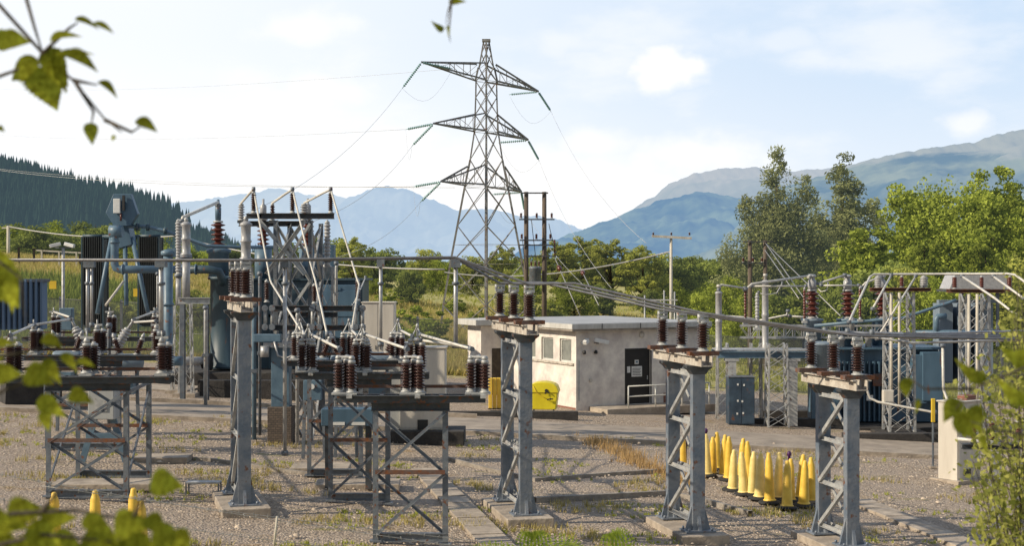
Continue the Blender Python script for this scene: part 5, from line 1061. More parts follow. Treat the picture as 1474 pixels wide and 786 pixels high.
def frames2():
    # ---- right-hand compound
    g = 'steel posts of the right compound'
    Y = 50
    t = thing('gantry', 'pale blue low steel gantry on lattice and box legs left of the right transformer', 'gantry', GZ(pxX(1095,Y),Y))
    for yy in (Y, Y+1.6): MB().ibeam((pxX(1033,Y),yy,pz(511,Y)), (pxX(1172,Y),yy,pz(511,Y)), .22, .22).build('beam', 'pipe_paint', t)
    MB().box((pxX(1100,Y), Y+.8, pz(506,Y)), 3.3, 1.4, .05).build('deck', 'galv_light', t)
    for px in (1053, 1141):
        x = pxX(px,Y); MB().ibeam((x,Y,T(x,Y)), (x,Y,pz(517,Y)), .3, .26, up=(0,-1,0)).build('post', 'galv_light', t); MB().box((x,Y,pz(520,Y)), .5, .3, .1).build('cap', 'galv_light', t)
    for px, yy in ((1118, Y-.5), (1040, Y+1.2), (1088, Y+1.8)):
        x = pxX(px,yy); m = MB(); lattice(m, (x,yy,T(x,yy)), (x,yy,pz(494,yy)), .72 if px==1118 else .4, .62 if px==1118 else .35, 7, .05, .06, cross=(px==1118)); m.build('lattice_leg', 'galv_light', t)
    m = MB()       # horizontal lattice girder
    z0, z1 = pz(487,Y+2), pz(470,Y+2); xa, xb = pxX(1066,Y+2), pxX(1270,Y+2); n = 16
    for yy in (Y+1.8, Y+2.2):
        m.angle((xa,yy,z0),(xb,yy,z0),.06,.012); m.angle((xa,yy,z1),(xb,yy,z1),.06,.012)
        for i in range(n):
            a, b = xa+(xb-xa)*i/n, xa+(xb-xa)*(i+1)/n; m.bar((a,yy,z0 if i%2 else z1),(b,yy,z1 if i%2 else z0),.045,.012); m.bar((b,yy,z0),(b,yy,z1),.04,.012)
    m.build('lattice_girder', 'galv_light', t)
    def post_ins(px, yt, yb_, Y, r, m_, lb, smooth=False, n=12):
        x = pxX(px,Y); zt_, zb2 = pz(yt,Y), pz(yb_,Y); t = thing('post_insulator', lb, 'insulator', (x,Y,zb2), 'slender columns on the right gantry')
        if smooth:
            H = zt_-zb2; MB().lathe([(r*1.2,0),(r*1.2,.06),(r,.08),(r,H*.48),(r*1.12,H*.49),(r*1.12,H*.52),(r,H*.53),(r,H-.06),(r*1.15,H-.05),(r*1.15,H),(r*.5,H+.05)], (x,Y,zb2), 16).build('column', 'porcelain', t); MB().lathe([(r*.4,0),(r*.4,.15),(r*.7,.16),(r*.6,.24)], (x,Y,zt_+.04), 8).build('terminal', 'alu_white', t)
        else: insulator(t, (x,Y,zb2), zt_-zb2, r, n, m_, core=.7); MB().box((x,Y,zb2-.08), r*3, r*3, .08).build('base', 'galv_light', t)
        return Vector((x,Y,zt_+.08))
    A = post_ins(1034.5,421,506,50,.115,0,'smooth pale column at the left end of the right gantry',True); B = post_ins(1073,414,464,50.5,.06,'redbrown','dark slender insulator right of the leftmost pale column',n=14)
    Cc = post_ins(1090,422,472,51,.09,'porcelain','grey ribbed column between the dark insulator and the tall pale column'); D = post_ins(1101.5,405,504,51.5,.12,0,'tall smooth pale column in front of the right twin wooden pole',True); E = post_ins(1158,414,462,51,.06,'redbrown','dark slender insulator left of the first red-brown bushing',n=14)
    H_ = post_ins(1238,413,460,51,.06,'redbrown','dark slender insulator between the second and third red-brown bushings',n=14)
    return A, B, Cc, D, E, H_
A, B, Cc, D, E, H_ = frames2()
wh = 'alu_white'; gp = 'white conductor tubes over the right compound'
def wt(pts, lb, r=.045): rod(pts, r*.8, lb, wh, 'conductor_tube', gp)
wt([A, P(1038,410,50), P(1072,415,50.5)], 'white tube from the leftmost pale column to the dark insulator')
wt([P(1073,417,50.5), P(1082,409,50.6), P(1166,397,52)], 'white tube climbing to the first red-brown bushing', .055)
wt([P(1082,412,51), P(1160,412,51.2)], 'level white tube left of the first bushing', .04)
wt([P(1092,421,51), P(1100,425,51), P(1118,422,51.3), P(1126,408,51.6)], 'curved white jumper below the level tube', .025)
wt([P(1176,409,52), P(1182,407,52), P(1216,396,52)], 'white tube climbing to the second red-brown bushing', .05)
wt([P(1182,411,51.5), P(1236,411,51.5)], 'level white tube between the first and second bushings', .04)
wt([P(1174,412,52), P(1182,420,51.8), P(1190,418,51.6), P(1192,409,51.6)], 'curved white jumper right of the first bushing', .025)
wt([P(1240,414,51), P(1246,407,51), P(1268,399,51)], 'short white tube climbing to the right lattice tower', .05)
wt([P(1040,455,54), P(1072,457,54), P(1100,463,54)], 'low white tube behind the leftmost pale column', .05)
wt([P(1080,464,54), P(1132,454,54), P(1134,448,54)], 'low white tube rising to the right behind the gantry', .05)
wt([P(1136,455,54), P(1170,458,54)], 'low level white tube left of the first turret', .05)
def right_transformer():
    Y = 51.5; x0, x1 = pxX(1196,Y), pxX(1352,Y); g = T((x0+x1)/2, Y)-.1; zt_ = pz(503, Y)
    t = thing('transformer', 'large blue-grey transformer with three red-brown bushings on the right', 'transformer', ((x0+x1)/2, Y, g))
    MB().box(((x0+x1)/2, Y+1.3, g+.25), x1-x0, 2.4, zt_-g-.25).build('tank', 'blue_paint', t, .03)
    m = MB(); n = 11
    for i in range(n): m.box((x0+(pxX(1275,Y)-x0)*(i+.5)/n, Y-.02, g+.3), .06, .28, zt_-g-.75)
    m.box(((x0+x1)/2, Y+1.2, zt_), x1-x0+.3, 2.8, .08); m.build('tank_ribs', 'blue_paint', t)
    for px, w_, y0, y1, dy in ((1337,.75,576,506,-.25),(1320,.5,580,510,-.2)): MB().box((pxX(px,Y), Y+dy, pz(y0,Y)), w_, .5, pz(y1,Y)-pz(y0,Y)).build('side_cabinet', 'blue_paint', t, .02)
    MB().lathe([(.50,0),(.50,.85),(.56,.87),(.56,.95),(.2,1.0)], (pxX(1184,Y-1), Y-1, pz(531,Y-1)), 24).build('round_tank', 'rad_light', t)
    MB().box((pxX(1186,Y-1), Y-.9, g+.2), 1.0, .7, pz(531,Y-1)-g-.2).build('lower_tank', 'blue_paint', t, .03)
    hd = []
    for px, Yb in ((1169,52),(1220,52.3),(1269,52.6)):
        x = pxX(px,Yb); zb2 = pz(459,Yb); MB().lathe([(.36,0),(.36,zb2-zt_-.1),(.42,zb2-zt_-.08),(.42,zb2-zt_)], (x,Yb,zt_), 20).build('turret', 'rad_light' if px == 1169 else 'pipe_paint', t)
        insulator(t, (x,Yb,zb2), 1.12, .27, 7, 'redbrown', core=.5, name='bushing')
        MB().lathe([(.15,0),(.17,.12),(.15,.32),(.10,.36),(.1,.44),(.16,.45),(.14,.52)], (x,Yb,zb2+1.12), 14).build('bushing_head', 'porcelain', t)
        MB().tube([(x-.22,Yb-.3,zb2+1.55),(x-.1,Yb-.1,zb2+1.62),(x+.1,Yb,zb2+1.62)], .05, 8).build('terminal', 'alu_white', t)
    # pipes, radiators, conservator
    Yp = 51
    MB().tube([P(1318,481,Yp), P(1434,480,Yp)], .14, 14).build('oil_pipe', 'pipe_paint', t); MB().tube([P(1348,482,Yp), P(1348,460,Yp), P(1350,456,Yp), P(1362,455,Yp)], .11, 12).build('oil_pipe', 'pipe_paint', t)
    MB().tube([P(1172,469,Yp), P(1300,458,Yp), P(1366,436,Yp), P(1376,432,Yp)], .06, 10).build('vent_pipe', 'pipe_paint', t)
    for a, b in ((1353,1372),(1379,1398),(1404,1430)):
        xm = pxX((a+b)/2,53.5); w_ = pxX(b,53.5)-pxX(a,53.5); m = MB()
        for i in range(6): m.box((xm-w_/2+w_*(i+.5)/6, 54, pz(552,53.5)), .05, .9, pz(437,53.5)-pz(552,53.5))
        m.box((xm,53.55,pz(550,53.5)), w_, .03, pz(438,53.5)-pz(550,53.5)); m.build('radiator', 'rad_light', t)
    MB().box((pxX(1392,54),54.6,pz(552,54)), 2.2, .1, pz(440,54)-pz(552,54)).build('radiator_back', 'rad_dark', t)
    MB().bar((pxX(1350,53.4),53.4,pz(434,53.4)), (pxX(1432,53.4),53.4,pz(434,53.4)), .3, .12).build('header_pipe', 'rad_light', t)
    c = P(1409,416,52); m = MB(); m.prism([P(1366,417,52), P(1452,417,52), P(1448,394,52), P(1376,393,52)], (0,1.2,.02)); m.build('conservator', 'porcelain', t, .02)
    MB().box((pxX(1409,52),52.5,pz(420,52)), 2.5, 1.2, .08).build('conservator_shelf', 'dark_steel', t)
    for px in (1384, 1436): MB().bar((pxX(px,52.5),52.5,pz(421,52)), (pxX(px,52.5),52.5,pz(500,52)), .1, .1).build('strut', 'galv', t)
    for px, py, r in ((1210,496,.14),(1232,497,.12),(1250,494,.12),(1300,497,.14),(1226,470,.1)): MB().lathe([(r,0),(r,.35),(r*1.25,.37),(r*1.25,.45),(r*.5,.55)], P(px,py+8,Y), 12).build('fitting', 'galv_light', t)
    MB().lathe([(.2,0),(.2,.14)], P(1232,516,Y-.2), 16, (0,-1,0)).build('gauge', 'pipe_paint', t); MB().box(P(1252,577,Y-.4), .24, .02, .2).build('name_plate', 'white_sign', t); MB().box(P(1193,560,Y-1.5), .2, .02, .25).build('name_plate', 'white_sign', t)
    MB().box(P(1263,556,Y-.4), .34, .1, .45).build('junction_box', 'rust_beam', t, .01)
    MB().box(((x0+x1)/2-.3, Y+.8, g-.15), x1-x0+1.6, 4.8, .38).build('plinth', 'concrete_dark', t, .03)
right_transformer()
# dark cabinet
def darkcab(t, c, sx, sy, sz, ang):
    MB().box(c+Z*(sz+.001), sx+.05, sy+.05, .04, ang).build('lid', 'galv', t, .01)
    for s in (-1, 1): 
        o = c+Vector((s*sx/4, -sy/2-.006, 0)); MB().bar(o+Z*.05, o+Z*(sz-.06), sx/2-.03, .015, (0,-1,0)).build('door', 'navy_box', t, .004)
    for x, z in ((-.14,.82),(.02,.8),(-.16,.36),(.05,.38),(-.14,1.4),(.08,1.38)): MB().box(c+Vector((x,-sy/2-.02,z)), .06, .012, .07).build('label_plate', 'white_sign', t)
c = G(1068, 612); add_box_thing('switch_cabinet', 'dark navy steel cabinet with small white plates, left of the right transformer', 'cabinet', c+Vector((0,.4,0)), .92, .7, (612-544)*c.y/F, 'navy_box', .0, .015, None, darkcab)
# lattice towers on the right
def right_tower(px0, px1, ytop, ybot, Y, bx0, bx1, ins, label, dep=1.6):
    x0, x1 = pxX(px0,Y), pxX(px1,Y); zt_ = pz(ytop,Y); xm = (x0+x1)/2; g = T(xm, Y)
    t = thing('lattice_tower', label, 'lattice tower', (xm, Y, g), 'lattice towers of the right compound')
    m = MB(); lattice(m, (xm,Y+.4,g), (xm,Y+.4,zt_-.1), x1-x0, (x1-x0)*.92, 8, .06, .08); m.build('lattice_legs', 'galv_light', t)
    for dx in (-.12,.16): MB().tube([(x0+.1+dx,Y-.25,g+1.1), (x0+.1+dx,Y-.25,zt_-.1)], .05, 8).build('conduit', 'wood_pale', t)
    MB().ibeam((pxX(bx0,Y),Y,zt_), (pxX(bx1,Y),Y,zt_), .3, .12).build('top_beam', 'rust_beam', t); MB().ibeam((pxX(bx0,Y)+.2,Y+.9,zt_), (pxX(bx1,Y)-.2,Y+.9,zt_), .2, .12).build('top_beam', 'rust_beam', t)
    MB().box((xm,Y+.3,g-.1), 1.7, 1.5, .22).build('concrete_footing', 'concrete_dark', t, .02)
    for px, m_, r in ins: insulator(t, (pxX(px,Y),Y,zt_+.07), pz(396,Y)-zt_-.1, r, 6 if r > .1 else 8, m_, core=.75)
    return t
right_tower(1281,1317,417,632,48.5,1253,1340,((1264,'porcelain',.14),(1298,'redbrown',.08),(1330,'porcelain',.15)),'pale criss-cross lattice tower in front of the right transformer, topped by a rusty beam')
right_tower(1392,1426,419,600,47,1366,1446,((1374,'redbrown',.09),(1413,'redbrown',.08),(1453,'redbrown',.09)),'second lattice tower half hidden by the leafy shrub on the right')
wt([P(1222,464,45), P(1226,455,45.4), P(1252,399,48), P(1258,395,48.2), P(1450,394,48), P(1462,396,47), P(1478,408,45)], 'long white tube bent over the tops of the two lattice towers', .05)
wt([P(1283,396,48), P(1256,445,46)], 'white tube slanting down left from the first lattice tower', .045); wt([P(1318,398,48), P(1262,488,46.5)], 'longer white tube slanting down left through the first lattice tower', .04)
wt([P(1385,398,47), P(1430,428,45), P(1474,462,43.5)], 'white tube slanting down right into the shrub', .05); wt([P(1430,398,47), P(1474,430,45)], 'short white tube slanting down right near the right edge', .05)
wt([P(1246,542,46), P(1248,562,46), P(1252,573,46), P(1264,579,46), P(1345,594,44)], 'white pipe elbow running down from the rightmost support to the cream kiosk', .05)
wt([P(1357,498,46), P(1358,560,46), P(1362,572,46), P(1366,580,45)], 'white vertical pipe entering the cream kiosk from above', .06)
add_box_thing('junction_box', 'small cream junction box on the bent white pipe', 'junction box', P(1278,580,45.9), .34, .25, .42, 'kiosk', 0, .015, None, lambda t, c, sx, sy, sz, a: MB().box(c+Vector((0,-sy/2-.008,.05)), sx-.08, .012, sz-.1).build('cover', 'kiosk', t))
for i in range(3): rod([TOPS[3][i]+Vector((.3,.1,.1))+Z*.02*i, Vector((7.9+.2*i, 27.4+i*.8, 3.62+.05*i)), Vector((15, 30+i*.8, 3.66+.06*i))], .025, ['far','middle','near'][i]+' one of three thin parallel bars running to the right edge behind the shrub', 'alu', 'conductor_rod', 'thin bars at right')
# cream kiosk
def kiosk():
    a = G(1368, 693); t = thing('kiosk', 'cream kiosk with a brick-coloured block on top, left of the leafy shrub', 'kiosk', a); ang = .62; w_, d_, h = 1.0, .62, (693-580)*a.y/F
    c = a+Vector((.35,.35,0)); MB().box(c, w_, d_, h, ang).build('housing', 'kiosk', t, .02); MB().box(c+Z*(h+.001), w_+.07, d_+.07, .04, ang).build('lid', 'kiosk', t, .01)
    MB().box(c+Vector((.25,.15,h+.042)), .42, .3, .12, ang).build('block', 'red_brick', t, .01); MB().box(c-Z*.08, w_+.3, d_+.3, .12, ang).build('plinth', 'slab', t, .01)
    u = Vector((math.cos(ang), math.sin(ang), 0)); v_ = Vector((math.sin(ang), -math.cos(ang), 0)); o = c+v_*(d_/2+.008)
    MB().bar(o+Z*.1, o+Z*(h-.1), w_-.1, .016, v_).build('door', 'kiosk', t, .004); MB().bar(o+v_*.015+Z*.15-u*.1, o+v_*.015+Z*.32-u*.1, .3, .012, v_).build('vent', 'ink', t)
    MB().bar(o+v_*.03+u*.36+Z*h*.5, o+v_*.03+u*.36+Z*(h*.5+.15), .03, .03, v_).build('handle', 'dark_steel', t)
kiosk()
t = thing('pipe_stand', 'yellow-topped marker post behind the cream kiosk', 'post', G(1343,640)); p = P(1343,600,40); MB().box((p.x,p.y,T(p.x,p.y)), .05, .05, pz(575,40)-T(p.x,p.y)).build('post', 'galv', t, .005); MB().box((p.x,p.y-.01,pz(608,40)), .1, .09, .68).build('sleeve', 'sign_yellow', t, .01); MB().box((p.x,p.y,T(p.x,p.y)-.02), .2, .2, .06).build('base', 'slab', t)
# isolator half hidden in the shrub
t = thing('isolator_stand', 'small steel frame with red-brown insulators half hidden in the leafy shrub', 'switch frame', G(1434,716)); Y = 30; 
for px in (1432, 1470): x = pxX(px,Y); MB().ibeam((x,Y,T(x,Y)), (x,Y,pz(655,Y)), .2, .16, up=(0,-1,0)).build('leg', 'galv_light', t)
MB().ibeam((pxX(1385,Y),Y,pz(643,Y)), (pxX(1490,Y),Y,pz(643,Y)), .16, .12).build('top_beam', 'dark_steel', t)
for px in (1402, 1428, 1466): insulator(t, (pxX(px,Y),Y,pz(638,Y)), .5, .085, 10, 'redbrown')
MB().tube([P(1378,632,Y), P(1440,640,Y-.2)], .04, 8).build('contact_arm', 'alu_white', t)
# ---------------------------------------------------------------- pylon
def pylon():
    Y = 100.0; X = pxX(700, Y); z_ = lambda py: pz(py, Y); a = Vector((.707,.707,0)); b = Vector((-.707,.707,0))
    t = thing('pylon', 'tall grey lattice pylon with three tiers of crossarms in the middle distance', 'pylon', (X, Y, T(X,Y)))
    LV = [(500,3.45),(440,3.10),(380,2.60),(325,2.08),(270,1.56),(230,1.16),(190,.86),(165,.80),(140,.76),(117,.74),(97,.52),(77,.34),(60,.20)]
    def cr(i, k): py, h = LV[i]; s = [(1,1),(1,-1),(-1,-1),(-1,1)][k]; v = (a*s[0]+b*s[1])*h*.707; return Vector((X+v.x, Y+v.y, z_(py)))
    for k in range(4):
        m = MB()
        for i in range(len(LV)-1): m.angle(cr(i,k)-(Z*.5 if i == 0 else Z*0), cr(i+1,k), .15 if i < 5 else .11, .022)
        m.build('leg', 'pylon_steel', t)
    m = MB()
    for i in range(len(LV)-1):
        w_ = .09 if i < 5 else .06
        for k in range(4):
            e = (k+1)%4; m.bar(cr(i,k), cr(i+1,e), w_, .02); m.bar(cr(i,e), cr(i+1,k), w_, .02)
            if i in (2,4,6,9): m.bar(cr(i,k), cr(i,e), w_, .02)
            if i < 3:      # secondary bracing
                mid = (cr(i,k)+cr(i+1,k)+cr(i,e)+cr(i+1,e))/4; m.bar(mid, (cr(i,k)+cr(i+1,k))/2, .05, .02); m.bar(mid, (cr(i,e)+cr(i+1,e))/2, .05, .02)
    m.build('body_bracing', 'pylon_steel', t)
    def armt(side, pyt, pyb, Ll, py_tip, half, name_='crossarm'):
        m = MB(); s = -1 if side == 'l' else 1; d = a*s; tip = Vector((X,Y,0))+d*Ll; tip.z = z_(py_tip)*1.0
        A = [Vector((X,Y,z_(pyb)))+d*half+b*half*q for q in (-1,1)]; Bt = [Vector((X,Y,z_(pyt)))+d*half*.95+b*half*.9*q for q in (-1,1)]; n = 4
        for q in (0,1):
            m.angle(A[q], tip, .10, .016); m.angle(Bt[q], tip, .09, .016); pa, pb = A[q], Bt[q]
            for i in range(1, n): k = i/n; na, nb = A[q].lerp(tip,k), Bt[q].lerp(tip,k); m.bar(na, nb, .05, .014); m.bar(pb if i%2 else pa, na if i%2 else nb, .05, .014); pa, pb = na, nb
        for i in range(n): m.bar(A[0].lerp(tip,i/n), A[1].lerp(tip,(i+1)/n), .05, .014); m.bar(A[1].lerp(tip,i/n), A[0].lerp(tip,(i+1)/n), .05, .014)
        m.build(name_, 'pylon_steel', t); return tip
    tips = {}
    tips['l1'] = armt('l',93,117,6.2,103,.5); tips['r1'] = armt('r',93,117,5.4,122,.5); tips['l2'] = armt('l',165,190,5.1,186,.58); tips['r2'] = armt('r',165,190,4.3,196,.58)
    tips['l3'] = armt('l',240,268,4.4,266,1.0); tips['r3'] = armt('r',240,268,3.6,274,1.0)
    m = MB(); m.bar((X-.3,Y,z_(58)), (X+.3,Y,z_(58)), .5, .18); m.build('peak_bracket', 'pylon_steel', t)
    def string(p, q, lab=None):
        p, q = Vector(p), Vector(q); d = q-p; Ls = d.length; n = 13; pr = [(.02,0)]
        for i in range(n): z = .15+(Ls-.3)*i/n; w_ = (Ls-.3)/n; pr += [(.03,z),(.10,z+w_*.25),(.09,z+w_*.4),(.03,z+w_*.6)]
        pr.append((.02,Ls)); MB().lathe(pr, p, 8, d).build('insulator_string', 'glass_disc', t)
    ends = {}
    for k, (ex, ey, dY) in dict(l1=(573,135,-1.5), l2=(592,211,-1.5), l3=(605,291,-1.5), r1=(793,160,2), r2=(776,231,2), r3=(755,303,2)).items():
        tp_ = tips[k]; Yq = tp_.y+dY; e = P(ex, ey, Yq); e = tp_+(e-tp_)*min(1, 2.6/(e-tp_).length); string(tp_, e); ends[k] = e
        h = tp_+Vector((2.1 if k[0]=='l' and k=='l1' else -2.0, 1.2, -.25)) if k[0]=='l' else tp_+Vector((-2.2,.8,-.1))
        string(tp_, h); ends[k+'h'] = h
        jp = []
        for i in range(11): u_ = i/10; jp.append(e.lerp(h, u_)-Z*1.5*math.sin(math.pi*u_))
        MB().tube(jp, .007, 5).build('jumper_wire', 'wire_far', t)
    return ends
ends = pylon()
def sag(p, q, s, n=14): p, q = Vector(p), Vector(q); return [p.lerp(q, i/n)-Z*s*4*(i/n)*(1-i/n) for i in range(n+1)]
def wire(pts, r, label, grp='overhead line wires', m_='wire_far'):
    tag(MB().tube(pts, r, 5).build('overhead_wire', m_), label, 'wire', grp)
wire(sag(ends['l1'], P(350,310,60), 1.0), .011, 'wire falling left from the top left crossarm of the pylon'); wire(sag(ends['l2'], P(440,322,60), .8), .011, 'wire falling left from the middle left crossarm')
wire(sag(ends['l3'], P(480,372,60), .6), .011, 'wire falling left from the lowest left crossarm'); wire(sag(ends['r1'], P(930,350,70), 1.0), .011, 'wire falling right from the top right crossarm of the pylon')
wire(sag(ends['r2'], P(880,415,70), .8), .011, 'wire falling right from the middle right crossarm'); wire(sag(ends['r3'], P(862,430,70), .5), .011, 'wire falling right from the lowest right crossarm')
wire(sag(ends['l2h'], P(-60,188,220), 1), .012, 'long level wire crossing the sky left at the middle crossarm height'); wire(sag(ends['l1h'], P(-60,124,220), 1), .01, 'long faint wire crossing the sky left at the top crossarm height')
wire(sag(ends['l3h'], P(-60,236,200), 1), .022, 'long pale wire crossing the left sky above the forest'); wire(sag(P(-60,236,185), P(655,270,104), .8), .016, 'lower of the two long wires crossing above the forest')
# ---------------------------------------------------------------- wooden poles
def hpole(pxs, Y, ytop, arms, label, can=False, ybase=None):
    xs = [pxX(p,Y) for p in pxs]; xm = sum(xs)/2; t = thing('twin_pole', label, 'wooden pole', (xm, Y, T(xm,Y)), 'twin wooden poles')
    for x in xs: MB().tube([(x,Y,T(x,Y)-.3), (x,Y,pz(ytop,Y))], [.145,.115], 10).build('pole', 'wood_pole', t)
    for py, a, b in arms: MB().bar((pxX(a,Y),Y-.18,pz(py,Y)), (pxX(b,Y),Y-.18,pz(py,Y)), .07, .07).build('crossarm', 'dark_steel', t)
    for py, a, b in arms[1:3]:
        for px in (a+3, (a+b)/2, b-4): insulator(t, (pxX(px,Y),Y-.2,pz(py,Y)+.06), .28, .08, 4, 'redbrown')
    if can:
        c = P(773,401,Y-.5); MB().lathe([(.28,0),(.32,.04),(.32,.85),(.34,.87),(.34,.95),(.1,1.0)], c+Vector((-.1,0,-.35)), 16).build('pole_transformer', 'galv', t)
        for dx in (-.2,0,.2): insulator(t, c+Vector((dx-.1,0,.62)), .3, .06, 4, 'redbrown')
        MB().tube([P(798,345,Y), P(799,370,Y)], .04, 6).build('fuse', 'redbrown', t)
        for (a, b) in (((765,317),(773,385)), ((790,322),(798,352)), ((752,345),(757,388))): MB().tube(sag(P(*a,Y-.3), P(*b,Y-.3), .1, 6), .02, 5).build('lead_wire', 'ink', t)
hpole((757.5,783.5), 74, 276, [(278,749,789),(316,747,798),(346,748,796),(353,748,795),(369,756,799)], 'twin wooden pole with several crossarms and a grey can transformer beside the pylon', True)
hpole((1079.5,1101.5), 80, 346, [(348,1069,1112),(379,1066,1100)], 'twin wooden pole in front of the tall ragged tree, right of centre')
for i, (a, b) in enumerate((((1102,350),(1180,462)), ((1104,352),(1210,455)), ((1101,360),(1150,430)))): wire([P(*a,79.8), P(*b,64)], .025, ['left','right','short'][i]+' stay wire slanting down from the right twin pole', 'stay wires', 'barb')
for i, (a, b, f_) in enumerate((((799,372),(838,462),70), ((835,385),(862,440),68))):
    t = thing('stay_wire', ['stay wire with a brown egg insulator falling from the left twin pole','short stay wire with a brown insulator above the flat roof'][i], 'wire', P(*b, f_)); p, q = P(*a, 73), P(*b, f_); MB().tube([p, q], .025, 5).build('strand', 'barb', t); MB().lathe([(.04,0),(.12,.1),(.12,.3),(.04,.4)], p.lerp(q,.12), 8, q-p).build('egg_insulator', 'redbrown', t)
t = thing('line_pole', 'white T-shaped wooden pole behind the flat roof', 'wooden pole', GZ(pxX(966,72),72)); Y = 72; x = pxX(966,Y)
MB().tube([(x,Y,T(x,Y)), (x,Y,pz(340,Y))], [.10,.07], 8).build('pole', 'wood_pale', t); MB().bar((pxX(938,Y),Y-.12,pz(340,Y)), (pxX(995,Y),Y-.12,pz(343,Y)), .12, .12).build('crossarm', 'wood_pale', t)
for px in (940,966,992): insulator(t, (pxX(px,Y),Y-.12,pz(339,Y)), .16, .06, 3, 'redbrown')
t = thing('line_pole', 'small wooden pole on the left grassy crest among the rounded trees', 'wooden pole', GZ(pxX(12,130),130)); Y = 130; x = pxX(12,Y)
MB().tube([(x,Y,T(x,Y)), (x,Y,pz(325,Y))], .16, 8).build('pole', 'wood_pale', t); MB().bar((x-.6,Y,pz(328,Y)), (x+.6,Y,pz(328,Y)), .12, .12).build('crossarm', 'wood_pale', t)
wire(sag(P(12,326,130), P(250,340,118), .5)+sag(P(252,340,118), P(640,388,100), .7), .07, 'pale cable hanging low across the left trees', 'low pale cables', 'barb'); wire(sag(P(640,392,100), P(966,362,72), .7), .045, 'pale cable running behind the pylon to the T-shaped pole', 'low pale cables', 'barb')
# aerials behind the roof
t = thing('aerial_rack', 'thin rack of aerials standing behind the flat roof', 'aerial', GZ(pxX(950,64),64)); Y = 64; m = MB()
for px, a in ((928,425),(956,418),(971,420)): x = pxX(px,Y); m.tube([(x,Y,T(x,Y)), (x,Y,pz(a,Y))], .035, 6)
m.build('mast', 'galv_light', t); MB().bar((pxX(924,Y),Y,pz(432,Y)), (pxX(975,Y),Y,pz(432,Y)), .06, .06).build('crossbar', 'alu_white', t)
rod([P(905,462,58), P(970,464,57.5), P(1010,460,57)], .05, 'low white tube behind the right end of the flat roof', wh, 'conductor_tube', gp)
# ---------------------------------------------------------------- fences
def chain_mat():
    m = bpy.data.materials.new('mesh'); nt, b = nodes_of(m); N, L = nt.nodes, nt.links; tc = N.new('ShaderNodeTexCoord'); outs = []
    for sgn in (1, -1):
        s = N.new('ShaderNodeSeparateXYZ'); L.new(tc.outputs['Object'], s.inputs[0]); a = N.new('ShaderNodeMath'); a.operation = 'MULTIPLY_ADD'; L.new(s.outputs[2], a.inputs[0]); a.inputs[1].default_value = sgn; L.new(s.outputs[0], a.inputs[2])
        f = N.new('ShaderNodeMath'); f.operation = 'PINGPONG'; f.inputs[1].default_value = .045; L.new(a.outputs[0], f.inputs[0]); g = N.new('ShaderNodeMath'); g.operation = 'LESS_THAN'; g.inputs[1].default_value = .008; L.new(f.outputs[0], g.inputs[0]); outs.append(g.outputs[0])
    mx = N.new('ShaderNodeMath'); mx.operation = 'MAXIMUM'; L.new(outs[0], mx.inputs[0]); L.new(outs[1], mx.inputs[1]); L.new(mx.outputs[0], b.inputs['Alpha']); b.inputs['Base Color'].default_value = (.16,.17,.16,1); MATS['mesh'] = m
chain_mat()
def fence(a, b, h, n, label, name='chain_link_fence'):
    a, b = Vector(a), Vector(b); t = thing(name, label, 'fence', (a.x, a.y, T(a.x,a.y)), 'perimeter fences'); vs, fs = [], []
    for i in range(n+1):
        p = a.lerp(b, i/n); z = T(p.x,p.y); MB().box((p.x,p.y,z), .11, .11, h+.1).build('post', 'galv', t); vs += [(p.x,p.y-.07,z), (p.x,p.y-.07,z+h)]
    fs = [(i*2,i*2+2,i*2+3,i*2+1) for i in range(n)]; MB().add(vs, fs).build('mesh_panel', 'mesh', t)
    m = MB()
    for i in range(n): 
        for z in (h, h*.5, .05): m.tube([Vector(vs[i*2])+Z*z-Vector((0,.01,0)), Vector(vs[i*2+2])+Z*z-Vector((0,.01,0))], .012, 4)
    m.build('tension_wire', 'wire', t)
fence((-33,66), (-7,66), 2.7, 9, 'chain-link perimeter fence at the foot of the grassy bank on the left'); fence((-7,66), (3,67), 2.6, 4, 'chain-link perimeter fence between the pale cabinet and the pylon'); fence((9,66), (34,64), 2.5, 9, 'chain-link perimeter fence behind the right compound')
for px, py, lb in ((76,410,'yellow warning sign on the fence left of the black radiator'),(197,421,'yellow warning sign on the fence between the two black radiators')):
    c = P(px,py,65.85); t = thing('warning_sign', lb, 'sign', c, 'yellow warning signs on the fence'); MB().box(c-Z*.2, .34, .02, .38).build('plate', 'sign_yellow', t)
def pf(i, px, py, Y, label):
    c = GZ(pxX(px,Y), Y); t = thing('fence_post', label, 'fence post', c, 'old field fence posts on the crest'); m = MB(); m.box(c, .16, .16, 1.25, .3); m.build('post', 'bark', t)
for i, (px, lb) in enumerate(((27,'leaning wooden post on the crest near the left edge'),(49,'wooden post on the crest left of the camera mast'),(115,'wooden post on the crest just left of the black radiator'))): pf(i, px, 0, 101, lb)
t = thing('field_fence', 'pale horizontal rail fence on the crest between the camera mast and radiator', 'fence', GZ(pxX(85,100),100))
for px in (60, 85, 110, 135): c = GZ(pxX(px,100),100); MB().box(c, .1, .1, 1.2).build('post', 'wood_pale', t)
a_, b_ = GZ(pxX(52,100),100), GZ(pxX(150,100),100); MB().bar(a_+Z*1.15, b_+Z*1.15, .06, .1).build('rail', 'wood_pale', t)
